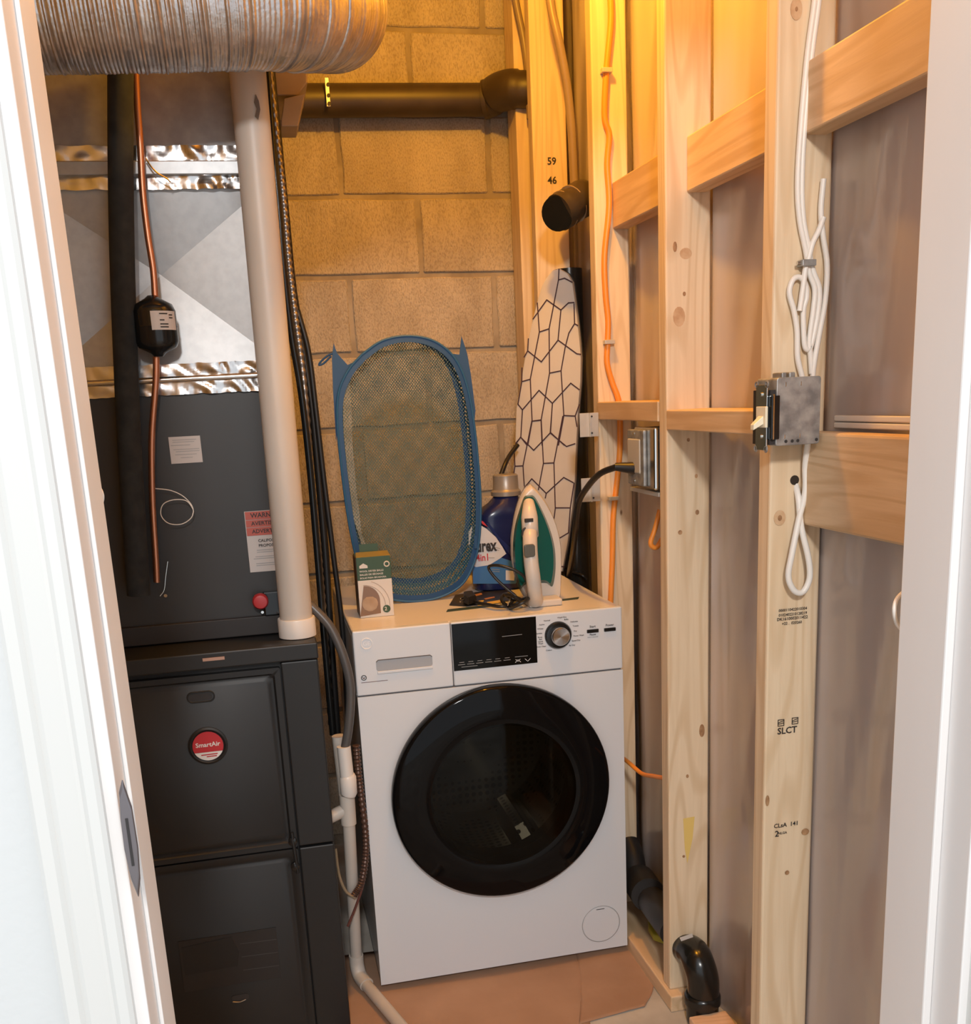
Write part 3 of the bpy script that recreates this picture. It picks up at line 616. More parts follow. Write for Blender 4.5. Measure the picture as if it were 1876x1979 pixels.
for k, x in enumerate((0.386, 0.406, 0.426, 0.446, 0.466, 0.487)):
    dl += [[(x - 0.008, WY - 0.0018, 0.7585), (x + 0.007, WY - 0.0018, 0.7585)], [(x - 0.005, WY - 0.0018, 0.7635), (x + 0.005, WY - 0.0018, 0.7635)]]
dl += [[(0.505, WY - 0.0018, 0.7635), (0.533, WY - 0.0018, 0.7635)], [(0.478, WY - 0.0018, 0.812), (0.522, WY - 0.0018, 0.8125)], [(0.385, WY - 0.0018, 0.753), (0.42, WY - 0.0018, 0.753)]]
obj('display_print', strips(bmesh.new(), dl, 0.0011, (0, -1, 0)), grey_print, disp)
obj('arrow_symbol', strips(bmesh.new(), [[(0.505, WY - 0.0019, 0.751), (0.511, WY - 0.0019, 0.757), (0.517, WY - 0.0019, 0.751)], [(0.506, WY - 0.0019, 0.7575), (0.511, WY - 0.0019, 0.753), (0.516, WY - 0.0019, 0.7575)], [(0.527, WY - 0.0019, 0.757), (0.533, WY - 0.0019, 0.751), (0.539, WY - 0.0019, 0.757)]], 0.0010, (0, -1, 0)), white_print, disp)
KX, KZ = 0.604, 0.803
kb = obj('dial', L([(0.0305, 0.002), (0.0305, -0.004), (0.028, -0.008), (0.022, -0.009)], (KX, WY, KZ), 'y', 40), black_gloss, W, smooth=True, label='black dial with brushed metal cap')
bm_ = material('brushed_dial', (0.55, 0.54, 0.53), 0.3, 1.0)
n_, l_, b_ = nodes(bm_); ge_ = n_.new('ShaderNodeTexCoord'); gr = n_.new('ShaderNodeTexGradient'); gr.gradient_type = 'RADIAL'
mp_ = n_.new('ShaderNodeMapping'); mp_.inputs['Location'].default_value = (-(KX + 0.001), -KZ, 0)
sep = n_.new('ShaderNodeSeparateXYZ'); com = n_.new('ShaderNodeCombineXYZ'); l_.new(ge_.outputs['Object'], sep.inputs[0]); l_.new(sep.outputs['X'], com.inputs['X']); l_.new(sep.outputs['Z'], com.inputs['Y'])
l_.new(com.outputs[0], mp_.inputs['Vector']); l_.new(mp_.outputs[0], gr.inputs[0])
b_.inputs['Anisotropic'].default_value = 0.8
tg = n_.new('ShaderNodeTangent'); tg.direction_type = 'RADIAL'; tg.axis = 'Y'; l_.new(tg.outputs[0], b_.inputs['Tangent'])
obj('dial_cap', L([(0.0205, 0.0), (0.0205, -0.014), (0.0185, -0.017), (0.0005, -0.0168)], (KX + 0.001, WY - 0.006, KZ), 'y', 40), bm_, kb, smooth=True)
dial_words = [('Normal', -0.024, 0.0345, 'c'), ('Wash+Dry', 0.010, 0.0385, 'c'), ('Bulky', 0.020, 0.033, 'c'), ('Active', -0.030, 0.0265, 'r'), ('Delicates', 0.029, 0.0265, 'l'), ('Whites', -0.033, 0.0175, 'r'), ('Towels', 0.034, 0.0165, 'l'), ('Sanitize', -0.036, 0.0075, 'r'), ('Dry', 0.036, 0.005, 'l'), ('Rinse\nSpin', -0.036, -0.0035, 'r'), ('Power Wash', 0.035, -0.006, 'l'), ('Quick\nWash', -0.0345, -0.0135, 'r'), ('Speed Dry', 0.031, -0.0165, 'l'), ('Drum Clean', -0.028, -0.0225, 'r'), ('Air Dry', 0.024, -0.0265, 'l'), ('Cotton', -0.015, -0.0325, 'r')]
for s_, ax, az, al in dial_words:
    text(s_, (KX + ax, WY - 0.0006, KZ + az), 0.0046, ink, W, align={'c': 'CENTER', 'r': 'RIGHT', 'l': 'LEFT'}[al], name='dial_lettering')
b1 = (0.6837,2.12,0.8047); b2 = (0.7234,2.12,0.8044)
for bb, s_ in ((b1, 'Start'), (b2, 'Power')):
    obj('button', B(bb[0] - 0.0135, bb[0] + 0.0135, WY - 0.0028, WY + 0.002, bb[2] - 0.0042, bb[2] + 0.0035), black_gloss, W, bevel=0.001)
    text(s_, (bb[0], WY - 0.0006, bb[2] + 0.0095), 0.0072, ink, W, name='button_lettering')
text('Pause', (b1[0], WY - 0.0006, b1[2] - 0.0085), 0.0062, ink, W, name='button_lettering')
text('hold 3 seconds', (b1[0], WY - 0.0006, b1[2] - 0.014), 0.0040, grey_print, W, name='button_lettering')
GX, GZ = 0.1846, 0.8249
faint = material('faint_silver', (0.80, 0.80, 0.82), 0.3)
lg = obj('logo_ring', T([(GX + 0.0115 * math.cos(a), WY - 0.0004, GZ + 0.0115 * math.sin(a)) for a in [2 * PI * k / 24 for k in range(25)]], 0.0011, n=6, smooth=False), faint, W)
text('GE', (GX, WY - 0.0008, GZ), 0.013, faint, W, name='logo_lettering')
EX, EZ = 0.1734, 0.7513
obj('emblem', T([(EX + 0.0052 * math.cos(a), WY - 0.0004, EZ + 0.0052 * math.sin(a)) for a in [2 * PI * k / 20 for k in range(21)]], 0.0008, n=6, smooth=False), ink, W)
obj('emblem_mark', strips(bmesh.new(), [[(EX - 0.003, WY - 0.0006, EZ + 0.002), (EX - 0.001, WY - 0.0006, EZ - 0.002), (EX, WY - 0.0006, EZ), (EX + 0.001, WY - 0.0006, EZ - 0.002), (EX + 0.003, WY - 0.0006, EZ + 0.002)], [(EX - 0.006, WY - 0.0006, EZ - 0.0105), (EX + 0.05, WY - 0.0006, EZ - 0.0105)]], 0.0011, (0, -1, 0)), material('brown_print', (0.12, 0.05, 0.045), 0.5), W)
# door
dglass = bpy.data.materials.new('smoked_door_glass'); dglass.use_nodes = True
n_ = dglass.node_tree.nodes; l_ = dglass.node_tree.links; n_.clear()
o_ = n_.new('ShaderNodeOutputMaterial'); tr = n_.new('ShaderNodeBsdfTransparent'); tr.inputs[0].default_value = (0.34, 0.33, 0.30, 1)
gl = n_.new('ShaderNodeBsdfGlossy'); gl.inputs['Roughness'].default_value = 0.03; gl.inputs[0].default_value = (1, 1, 1, 1)
fr = n_.new('ShaderNodeFresnel'); fr.inputs[0].default_value = 1.26; mx = n_.new('ShaderNodeMixShader')
l_.new(fr.outputs[0], mx.inputs[0]); l_.new(tr.outputs[0], mx.inputs[1]); l_.new(gl.outputs[0], mx.inputs[2]); l_.new(mx.outputs[0], o_.inputs[0])
door = obj('door', L([(0.2465, 0.0), (0.2485, -0.008), (0.2480, -0.026), (0.2455, -0.0305), (0.240, -0.0330), (0.200, -0.0362), (0.165, -0.0385), (0.160, -0.036), (0.158, 0.0)], (DCX, WY, DCZ), 'y', 96, cap=False), material('black_door_ring', (0.004, 0.004, 0.0045), 0.05, IOR=1.26), W, smooth=True, label='glossy black door ring')
obj('door_glass', L([(0.1655, -0.0385), (0.12, -0.0405), (0.06, -0.0418), (0.004, -0.0422)], (DCX, WY, DCZ), 'y', 96), dglass, door, smooth=True, label='smoked glass of the door')
obj('gasket', L([(0.204, 0.028), (0.185, 0.020), (0.172, 0.03), (0.168, 0.06), (0.185, 0.075), (0.206, 0.06)], (DCX, WY, DCZ), 'y', 64, cap=False), material('grey_gasket', (0.10, 0.10, 0.10), 0.5), W, smooth=True)
drum_m = material('drum_steel', (0.55, 0.53, 0.50), 0.28, 1.0)
n_, l_, b_ = nodes(drum_m); tc = n_.new('ShaderNodeTexCoord'); vo = n_.new('ShaderNodeTexVoronoi'); vo.inputs['Scale'].default_value = 55; vo.inputs['Randomness'].default_value = 0.0
l_.new(tc.outputs['Object'], vo.inputs['Vector'])
setcol(drum_m, ramp(drum_m, vo.outputs['Distance'], [(0.30, (0.02, 0.02, 0.02)), (0.36, (0.55, 0.53, 0.50))]))
dm = obj('drum', L([(0.175, 0.05), (0.205, 0.08), (0.225, 0.12), (0.228, 0.30), (0.215, 0.40), (0.08, 0.42), (0.002, 0.41)], (DCX, WY, DCZ), 'y', 64, cap=False), drum_m, W, smooth=True)
for k in range(3):
    a = math.radians(55 + 120 * k); c, s = math.cos(a), math.sin(a)
    bm = bmesh.new(); rows = []
    for yy in (0.11, 0.14, 0.33, 0.36):
        hgt = 0.055 if 0.12 < yy < 0.35 else 0.004
        row = []
        for off, rr in ((-0.040, 0.224), (-0.012, 0.224 - hgt), (0.012, 0.224 - hgt), (0.040, 0.224)):
            row.append(bm.verts.new((DCX + c * rr - s * off, WY + yy, DCZ + s * rr + c * off)))
        rows.append(row)
    quadstrip(bm, rows)
    obj('drum_paddle', bm, drum_m, dm, smooth=True)
FXc, FZc = 0.687, 0.088
obj('filter_cover', L([(0.0475, 0.001), (0.0475, -0.0006), (0.0462, -0.0008), (0.0455, 0.0006), (0.0445, -0.001), (0.03, -0.0012)], (FXc, WY, FZc), 'y', 48), enamel, W, smooth=True, label='round filter cover')
obj('cover_ring', T([(FXc + 0.0466 * math.cos(a), WY - 0.0002, FZc + 0.0466 * math.sin(a)) for a in [2 * PI * k / 48 for k in range(49)]], 0.0009, n=6, smooth=False), grey_print, W)
obj('cover_notch', B(FXc - 0.011, FXc + 0.009, WY - 0.0018, WY - 0.0008, FZc + 0.0385, FZc + 0.0398), ink, W)
for x in (X0 + 0.05, X1 - 0.05):
    for y in (2.19, 2.66):
        obj('foot', L([(0.024, 0.0065), (0.024, 0.016), (0.012, 0.018), (0.012, 0.026)], (x, y, 0), 'z', 16), black_rubber, W)
gtape = material('dark_green_tape', (0.03, 0.055, 0.045), 0.5)
tag(obj('tape_strip', PR([(0.3786,2.2378,0.8522),(0.493,2.2518,0.8522),(0.4983,2.2751,0.8522),(0.3871,2.2648,0.8522)], (0, 0, 0.0006)), gtape), 'dark green tape strip on the washer top in front of the hamper', 'tape', None)
tag(obj('tape_strip', PR([(0.6213,2.2412,0.8522),(0.6913,2.2466,0.8522),(0.7009,2.2692,0.8522),(0.6367,2.2602,0.8522)], (0, 0, 0.0006)), gtape), 'dark green tape strip on the washer top right of the iron', 'tape', None)

# ------------------------------------------------------------------ things on the washer
WT = 0.8525
# dryer ball box
bx = thing('dryer_ball_box', 'small green and white carton of dryer balls on the washer top', 'box', (0.225, 2.29, WT))
a0, a1, ya, yb, zh = 0.188, 0.2635, 2.255, 2.325, 0.9883
cardw = material('white_card', (0.66, 0.60, 0.54), 0.5); cardg = material('green_card', (0.035, 0.075, 0.035), 0.4); cardb = material('brown_window', (0.22, 0.13, 0.08), 0.25)
zs = WT + (zh - WT) * 0.62
obj('carton', B(a0, a1, ya, yb, WT, zs), cardw, bx, bevel=0.0008)
obj('green_panel', B(a0, a1, ya - 0.0003, yb, zs, zh), cardg, bx, bevel=0.0008)
obj('side_panel', B(a0 - 0.0008, a0, ya + 0.002, yb, WT + 0.002, zh - 0.002), material('brown_card', (0.12, 0.075, 0.055), 0.5), bx)
obj('gold_flap', PR([(a0, ya, zh), (a1, ya, zh), (a1 - 0.003, ya + 0.03, zh + 0.006), (a0 + 0.003, ya + 0.03, zh + 0.006)], (0, 0.002, 0.001)), material('gold_foil', (0.50, 0.36, 0.08), 0.3, 0.6), bx)
obj('hang_tab', PR([(a0 + 0.012, ya + 0.035, zh + 0.001), (a1 - 0.022, ya + 0.035, zh + 0.001), (a1 - 0.022, ya + 0.035, zh + 0.024), (a0 + 0.012, ya + 0.035, zh + 0.024)], (0, 0.0012, 0)), cardg, bx)
# window with a ball behind it
wpts = [(a0 - 0.0002, ya - 0.0007, WT + 0.004)]
for k in range(11):
    a = math.radians(90 - 90 * k / 10); wpts.append((a0 + 0.012 + 0.034 * math.cos(a), ya - 0.0007, WT + 0.038 + 0.034 * math.sin(a)))
wpts += [(a0 + 0.046, ya - 0.0007, WT + 0.008)]
obj('window_film', PR(wpts, (0, -0.0006, 0)), cardb, bx)
obj('wool_ball', L([(0.001, -0.0155), (0.008, -0.0145), (0.015, -0.0095), (0.0185, -0.002), (0.019, 0.004), (0.0165, 0.012), (0.010, 0.0175), (0.001, 0.0185)], (a0 + 0.0235, ya - 0.0006, WT + 0.029), 'z', 24, sy=0.10), mottled('beige_wool', (0.34, 0.23, 0.15), (0.46, 0.33, 0.23), 30, 0.9), bx, smooth=True)
obj('arc_line', strips(bmesh.new(), [[(a0 + 0.010 + r * math.cos(math.radians(t)), ya - 0.0008, WT + 0.026 + r * 1.0 * math.sin(math.radians(t))) for t in range(ta, tb, 8)] for r, ta, tb in ((0.0475, -8, 90), (0.0575, -10, 72))], 0.0007, (0, -1, 0)), material('tan_line', (0.25, 0.14, 0.08), 0.6), bx)
obj('count_disc', L([(0.0085, 0), (0.0085, -0.0006)], (a1 - 0.016, ya - 0.0004, WT + 0.0165), 'y', 24), cardg, bx)
text('2', (a1 - 0.018, ya - 0.0014, WT + 0.0165), 0.0115, cardw, bx)
for s_, z, sz in (('WOOL DRYER BALLS', zs + 0.020, 0.0056), ('BALLES DE SÉCHAGE', zs + 0.0125, 0.0056), ('BOLAS PARA SECADORA', zs + 0.005, 0.0052)):
    text(s_, (a0 + 0.0055, ya - 0.0009, z), sz, cardw, bx, align='LEFT')
obj('brand_patch', PR([(a0 + 0.006, ya - 0.0005, zs + 0.027), (a0 + 0.024, ya - 0.0005, zs + 0.027), (a0 + 0.024, ya - 0.0005, zs + 0.0325), (a0 + 0.015, ya - 0.0005, zs + 0.038), (a0 + 0.006, ya - 0.0005, zs + 0.0325)], (0, -0.0004, 0)), cardw, bx)
obj('leaf_seal', T([(a1 - 0.009 + 0.0055 * math.cos(a), ya - 0.0006, zs + 0.033 + 0.0055 * math.sin(a)) for a in [2 * PI * k / 16 for k in range(17)]], 0.0014, n=6, smooth=False), cardw, bx)

# laundry hamper
HM = thing('laundry_hamper', 'blue mesh pop-up laundry hamper standing on the washer', 'hamper', (0.36, 2.42, WT))
def meshfab(name, color, fill, sc):
    m = bpy.data.materials.new(name); m.use_nodes = True; n, l, b = nodes(m)
    b.inputs['Base Color'].default_value = (*color, 1); b.inputs['Roughness'].default_value = 0.6
    tc = n.new('ShaderNodeTexCoord'); mp = n.new('ShaderNodeMapping'); mp.inputs['Scale'].default_value = (sc, sc * 0.2, sc * 0.8)
    vo = n.new('ShaderNodeTexVoronoi'); vo.inputs['Randomness'].default_value = 0.12; vo.inputs['Scale'].default_value = 1.0
    mp.inputs['Rotation'].default_value = (0, math.radians(45), 0)
    l.new(tc.outputs['Object'], mp.inputs[0]); l.new(mp.outputs[0], vo.inputs['Vector'])
    r = n.new('ShaderNodeValToRGB'); r.color_ramp.elements[0].position = fill; r.color_ramp.elements[0].color = (0, 0, 0, 1)
    r.color_ramp.elements[1].position = fill + 0.06; r.color_ramp.elements[1].color = (1, 1, 1, 1)
    l.new(vo.outputs['Distance'], r.inputs[0]); l.new(r.outputs[0], b.inputs['Alpha'])
    return m
blue = material('blue_nylon', (0.010, 0.060, 0.165), 0.55)
mesh_front = meshfab('green_blue_mesh', (0.085, 0.135, 0.110), 0.47, 210)
mesh_back = meshfab('olive_mesh', (0.105, 0.125, 0.09), 0.38, 230)
mesh_side = meshfab('blue_side_mesh', (0.012, 0.09, 0.22), 0.30, 200)
outer = [(0.2486,2.385,1.4139),(0.2946,2.385,1.4409),(0.3499,2.385,1.45),(0.4045,2.385,1.4402),(0.4456,2.385,1.4128),(0.472,2.385,1.3709),(0.488,2.385,1.3093),(0.4962,2.385,1.2332),(0.5005,2.385,1.15),(0.5011,2.385,1.0655),(0.493,2.385,0.9803),(0.4733,2.385,0.9172),(0.4393,2.385,0.8725),(0.3775,2.385,0.8491),(0.309,2.385,0.849),(0.2547,2.385,0.8663),(0.2187,2.385,0.9066),(0.1993,2.385,0.9668),(0.188,2.385,1.0637),(0.1823,2.385,1.1814),(0.1818,2.385,1.2733),(0.1904,2.385,1.335),(0.2161,2.385,1.3819)]
zmin = min(p[2] for p in outer)
outer = [(x, y, z + (WT + 0.004 - zmin)) for x, y, z in outer]
def dense(l, k=5): 
    q_ = smooth_path(list(l) + [l[0]], k); return q_[:-1]
OD = dense(outer); cO = sum(OD, Vector()) / len(OD)
def shrink(lst, f, dy=0.0, dz=0.0, dx=0.0, c=None):
    c = c or cO
    return [Vector((c.x + (p.x - c.x) * f + dx, p.y + dy, c.z + (p.z - c.z) * (1 - (1 - f) * 0.62) + dz)) for p in lst]
def ring(bm, A, B_):
    a = [bm.verts.new(p) for p in A]; b_ = [bm.verts.new(p) for p in B_]; quadstrip(bm, [a, b_], True)
    return bm
IN = shrink(OD, 0.86)
obj('front_hem', ring(bmesh.new(), OD, shrink(OD, 0.925, -0.001)), blue, HM, label='blue fabric hem around the front opening')
obj('front_wire', T(OD + [OD[0]], 0.0028, n=8, smooth=False), material('hem_piping', (0.02, 0.10, 0.22), 0.5), HM, smooth=True)
bm = bmesh.new(); bm.faces.new([bm.verts.new(p) for p in shrink(OD, 0.93, 0.0)]); obj('front_mesh', bm, mesh_front, HM)
BK = shrink(OD, 0.92, 0.055, 0.018, 0.000)
bm = bmesh.new(); bm.faces.new([bm.verts.new(p) for p in shrink(BK, 0.93)]); obj('back_mesh', bm, mesh_back, HM)
obj('back_hem', ring(bmesh.new(), BK, shrink(BK, 0.93)), blue, HM)
obj('side_mesh', ring(bmesh.new(), OD, BK), mesh_side, HM)
dzh = outer[0][2] - 1.4139
def up_(pts): return [(x, y, z + dzh) for x, y, z in pts]
obj('corner_flap', PR(up_([(0.1882,2.39,1.4408),(0.1943,2.39,1.4185),(0.2152,2.39,1.3932),(0.2366,2.39,1.4012),(0.2076,2.39,1.3567),(0.1908,2.39,1.3068),(0.1761,2.39,1.2277),(0.1786,2.39,1.3412),(0.182,2.39,1.4079)]), (0, 0.002, 0)), blue, HM, label='pointed blue flap at the left corner')
obj('corner_flap', PR(up_([(0.4771,2.39,1.4457),(0.4701,2.39,1.4053),(0.4511,2.39,1.4083),(0.4742,2.39,1.371),(0.4893,2.39,1.3151),(0.4954,2.39,1.2448),(0.5009,2.39,1.2797),(0.4942,2.39,1.3609),(0.4882,2.39,1.4068)]), (0, 0.002, 0)), blue, HM, label='pointed blue flap at the right corner')
obj('carry_strap', T(up_([(0.1841,2.39,1.4189),(0.1735,2.39,1.4149),(0.1589,2.39,1.4044),(0.1524,2.39,1.3958),(0.1629,2.39,1.3987),(0.1802,2.39,1.4135)]), 0.0022, n=8), blue, HM, smooth=True)
obj('white_lining', PR(up_([(0.2006,2.392,1.3402),(0.2173,2.392,1.3596),(0.2166,2.392,1.2941),(0.2126,2.392,1.214),(0.2136,2.392,1.1087),(0.218,2.392,1.0128),(0.2258,2.392,0.988),(0.216,2.392,0.9864),(0.2018,2.392,1.0501),(0.1962,2.392,1.1569),(0.1944,2.392,1.2496)]), (0, 0.001, 0)), mottled('grey_lining', (0.26, 0.24, 0.19), (0.38, 0.35, 0.29), 25, 0.8), HM)
obj('care_tag', B(0.4788, 0.4863, 2.376, 2.3765, 0.9698, 1.0005), blue, HM)

# detergent bottle
BT = thing('detergent_bottle', 'dark blue laundry detergent bottle with grey cap, behind the iron', 'bottle', (0.57, 2.47, WT))
bcx, bcy = 0.5578, 2.475
bm = bmesh.new(); rows = []
capz = 1.0806; capx = 0.5847
hb = capz - WT
for f, hw, hd, dx_ in ((0, .058, .040, 0), (.02, .064, .045, 0), (.10, .066, .047, 0), (.45, .066, .047, 0), (.62, .062, .045, 0.002), (.70, .060, .045, 0.003), (.74, .056, .043, .003), (.79, .058, .044, .003), (.86, .052, .042, .005), (.93, .040, .037, .008), (1.0, .030, .030, .010)):
    row = []
    for k in range(32):
        a = 2 * PI * k / 32; c, s = math.cos(a), math.sin(a); e = 0.55 if f < .9 else 1.0
        row.append(bm.verts.new((bcx + dx_ * (capx - bcx) / .01 * 1.0 + hw * math.copysign(abs(c) ** e, c), bcy + hd * math.copysign(abs(s) ** e, s), WT + hb * f)))
    rows.append(row)
quadstrip(bm, rows, True); bm.faces.new(rows[0][::-1]); bm.faces.new(rows[-1])
bottle_m = material('navy_plastic', (0.010, 0.016, 0.075), 0.22)
body = obj('body', bm, bottle_m, BT, smooth=True)
obj('cap', L([(0.037, 0.0), (0.037, 0.010), (0.033, 0.014), (0.0315, 0.016), (0.0305, 0.048), (0.028, 0.0505), (0.004, 0.0505)], (capx, bcy, capz), 'z', 36), material('grey_cap', (0.30, 0.27, 0.24), 0.35, 0.3), BT, smooth=True, label='grey screw cap')
LYp = bcy - 0.0475
lw = material('label_white', (0.62, 0.62, 0.64), 0.35); lb = material('label_blue', (0.05, 0.16, 0.36), 0.35)
obj('blue_label', PR([(0.4832,2.4265,0.9658),(0.5436,2.4265,0.9395),(0.5819,2.4265,0.9236),(0.605,2.4265,0.9153),(0.6039,2.4265,0.8872),(0.5873,2.4265,0.8679),(0.481,2.4265,0.8771)], (0, -0.0006, 0)), lb, body)
obj('white_label', PR([(0.476,2.4255,1.0015),(0.4858,2.4255,1.0183),(0.5024,2.4255,1.0208),(0.521,2.4255,1.0082),(0.543,2.4255,0.9864),(0.5574,2.4255,0.9626),(0.5669,2.4255,0.9441),(0.5495,2.4255,0.9328),(0.523,2.4255,0.9197),(0.4907,2.4255,0.9173),(0.4732,2.4255,0.9263)], (0, -0.0006, 0)), lw, body)
obj('red_patch', PR([(0.5068,2.4255,1.0304),(0.5142,2.4255,1.0261),(0.5238,2.4255,1.0129),(0.5113,2.4255,1.0201)], (0, -0.0006, 0)), redm, body)
text('Purex', (0.5108,2.4235,0.9665), 0.040, ink, body, sx=0.66, name='brand_lettering', bold=0.035)
text('4in1', (0.5081,2.4235,0.9389), 0.024, redm, body, sx=0.8)
obj('small_print', strips(bmesh.new(), [[(0.5222,2.4235,0.9378),(0.5363,2.4235,0.9367)],[(0.5401,2.4235,0.9617),(0.5515,2.4235,0.9583)],[(0.5399,2.4235,0.9567),(0.5487,2.4235,0.9534)],[(0.5285,2.4235,0.9093),(0.5478,2.4235,0.9064)],[(0.5309,2.4235,0.904),(0.5476,2.4235,0.9014)]], 0.0014, (0, -1, 0)), grey_print, body)
obj('barcode_patch', PR([(0.5638,2.4255,0.9035),(0.5871,2.4255,0.899),(0.5835,2.4255,0.8762),(0.5627,2.4255,0.8792)], (0, -0.0008, 0)), lw, body)
obj('light_swirl', PR([(0.5216,2.4255,1.0206),(0.5268,2.4255,1.0227),(0.552,2.4255,0.9857),(0.5829,2.4255,0.953),(0.5986,2.4255,0.9237),(0.5944,2.4255,0.9164),(0.5697,2.4255,0.949),(0.5455,2.4255,0.9837)], (0, -0.0008, 0)), material('label_navy', (0.012, 0.022, 0.11), 0.3), body)

# iron
IR = thing('clothes_iron', 'white and teal steam iron standing on its heel on the washer', 'iron', (0.62, 2.24, WT))
iwhite = material('iron_white', (0.62, 0.56, 0.50), 0.3); isole = material('iron_sole', (0.34, 0.29, 0.25), 0.3, 0.6)
iteal = material('iron_teal', (0.004, 0.085, 0.075), 0.18)
sole = [(0.5907,2.262,1.1237),(0.6038,2.262,1.1107),(0.6224,2.262,1.085),(0.639,2.262,1.0517),(0.6498,2.262,1.0185),(0.6556,2.262,0.9835),(0.6563,2.262,0.9447),(0.6538,2.262,0.896),(0.6494,2.262,0.854),(0.6321,2.262,0.8526),(0.612,2.262,0.8524),(0.5781,2.262,0.8565),(0.5628,2.262,0.8726),(0.5503,2.262,0.9049),(0.5436,2.262,0.9345),(0.5406,2.262,0.9637),(0.5417,2.262,1.0019),(0.5458,2.262,1.03),(0.5531,2.262,1.0616),(0.564,2.262,1.0909),(0.5766,2.262,1.1125)]
sole = [Vector(p) for p in sole]; cS = sum(sole, Vector()) / len(sole)
def loft(loops, name, m, parent, **kw):
    bm = bmesh.new(); rows = [[bm.verts.new(p) for p in lp_] for lp_ in loops]
    quadstrip(bm, rows, True); bm.faces.new(rows[0][::-1]); bm.faces.new(rows[-1])
    return obj(name, bm, m, parent, **kw)
def sc_(f, y, cz=None): return [Vector((cS.x + (p.x - cS.x) * f, y, cS.z + (p.z - cS.z) * f)) for p in sole]
SD = [Vector(p) for p in dense(sole, 3)]
def scd(f, y): return [Vector((cS.x + (p.x - cS.x) * f, y, cS.z + (p.z - cS.z) * f + (1 - f) * (-0.02))) for p in SD]
obj_s = loft([scd(0.98, 2.270), scd(1.0, 2.268), scd(1.0, 2.262)], 'soleplate', isole, IR, smooth=True)
loft([scd(0.985, 2.262), scd(0.99, 2.256), scd(0.96, 2.247), scd(0.93, 2.244)], 'skirt', iwhite, IR, smooth=True, label='white skirt rim')
loft([[Vector(p) for p in dense(lp_, 3)] for lp_ in ([(0.5835,2.246,1.0988),(0.5941,2.246,1.0973),(0.606,2.246,1.0782),(0.6213,2.246,1.0432),(0.6329,2.246,1.0083),(0.6396,2.246,0.9733),(0.6405,2.246,0.9386),(0.6375,2.246,0.9098),(0.6307,2.246,0.8866),(0.619,2.246,0.8948),(0.6032,2.246,0.8971),(0.5696,2.246,0.8981),(0.5534,2.246,0.8879),(0.5473,2.246,0.9078),(0.5417,2.246,0.9371),(0.5408,2.246,0.9697),(0.5425,2.246,1.0),(0.5482,2.246,1.0335),(0.5589,2.246,1.0665),(0.5718,2.246,1.0964)], [(0.5787,2.228,1.0965),(0.5878,2.228,1.0949),(0.5991,2.228,1.0765),(0.6137,2.228,1.0419),(0.6239,2.228,1.0092),(0.6296,2.228,0.9765),(0.6298,2.228,0.9421),(0.6266,2.228,0.9174),(0.621,2.228,0.8986),(0.6124,2.228,0.9051),(0.5987,2.228,0.9082),(0.5653,2.228,0.9091),(0.5522,2.228,0.8988),(0.547,2.228,0.9145),(0.5417,2.228,0.9417),(0.5411,2.228,0.9721),(0.5432,2.228,1.0021),(0.5482,2.228,1.0336),(0.5582,2.228,1.0655),(0.5689,2.228,1.0934)])], 'tank', iteal, IR, smooth=True, label='teal water tank')
obj('nose_cover', T([(0.5783,2.232,1.0851),(0.5742,2.215,1.0702),(0.5717,2.205,1.0511),(0.5707,2.2,1.0332),(0.5722,2.205,1.0139)], 0, n=20, k=6, rfun=lambda t, i: 0.012 + 0.0065 * min(1, t * 2.2)), iwhite, IR, smooth=True)
hd = obj('handle', T([(0.5718,2.205,1.0288),(0.5659,2.185,1.0131),(0.5621,2.172,0.9892),(0.5614,2.165,0.9607),(0.5635,2.163,0.9311),(0.5668,2.168,0.9075),(0.5707,2.178,0.8885),(0.5742,2.19,0.8766),(0.5768,2.2,0.8679)], 0.0150, n=20, k=5, rfun=lambda t, i: 0.0162 if t < .8 else 0.0162 + (t - .8) * 0.008), iwhite, IR, smooth=True, label='white handle')
obj('heel', B(0.5619, 0.6391, 2.195, 2.262, WT, WT + 0.016), iwhite, IR, bevel=0.004)
obj('trim_dark', T([(0.55,2.189,1.0175),(0.5524,2.189,1.0302),(0.5669,2.189,1.0365),(0.58,2.189,1.0291),(0.5824,2.189,1.0169)], 0.0022, n=8), ink, IR, smooth=True)
obj('thumb_button', PR(rrect(0.543, 0.5674, 0.9747, 1.0029, 0.006, 2.155), (0, -0.006, 0)), material('iron_grey', (0.10, 0.10, 0.085), 0.4), hd, bevel=0.0015)
obj('steam_slot', B(0.556, 0.5747, 2.183, 2.19, 1.0466, 1.0545), ink, IR, bevel=0.0008)
cordp = [(0.5601,2.19,0.8817),(0.5565,2.18,0.9064),(0.5453,2.17,0.9296),(0.5233,2.17,0.9464),(0.4959,2.18,0.9564),(0.4777,2.2,0.955),(0.4757,2.21,0.9461),(0.4877,2.2,0.926),(0.511,2.19,0.9012),(0.527,2.18,0.8864)]
obj('cord', T(cordp, 0.0034, n=10), black_rubber, IR, smooth=True, label='black power cord')
cord2 = [(0.5545,2.3013,0.862),(0.5201,2.2117,0.862),(0.4933,2.1994,0.862),(0.4716,2.2354,0.862),(0.4591,2.261,0.862),(0.4511,2.2981,0.862),(0.4402,2.317,0.862)]
obj('cord', T(cord2, 0.0040, n=10), black_rubber, IR, smooth=True)
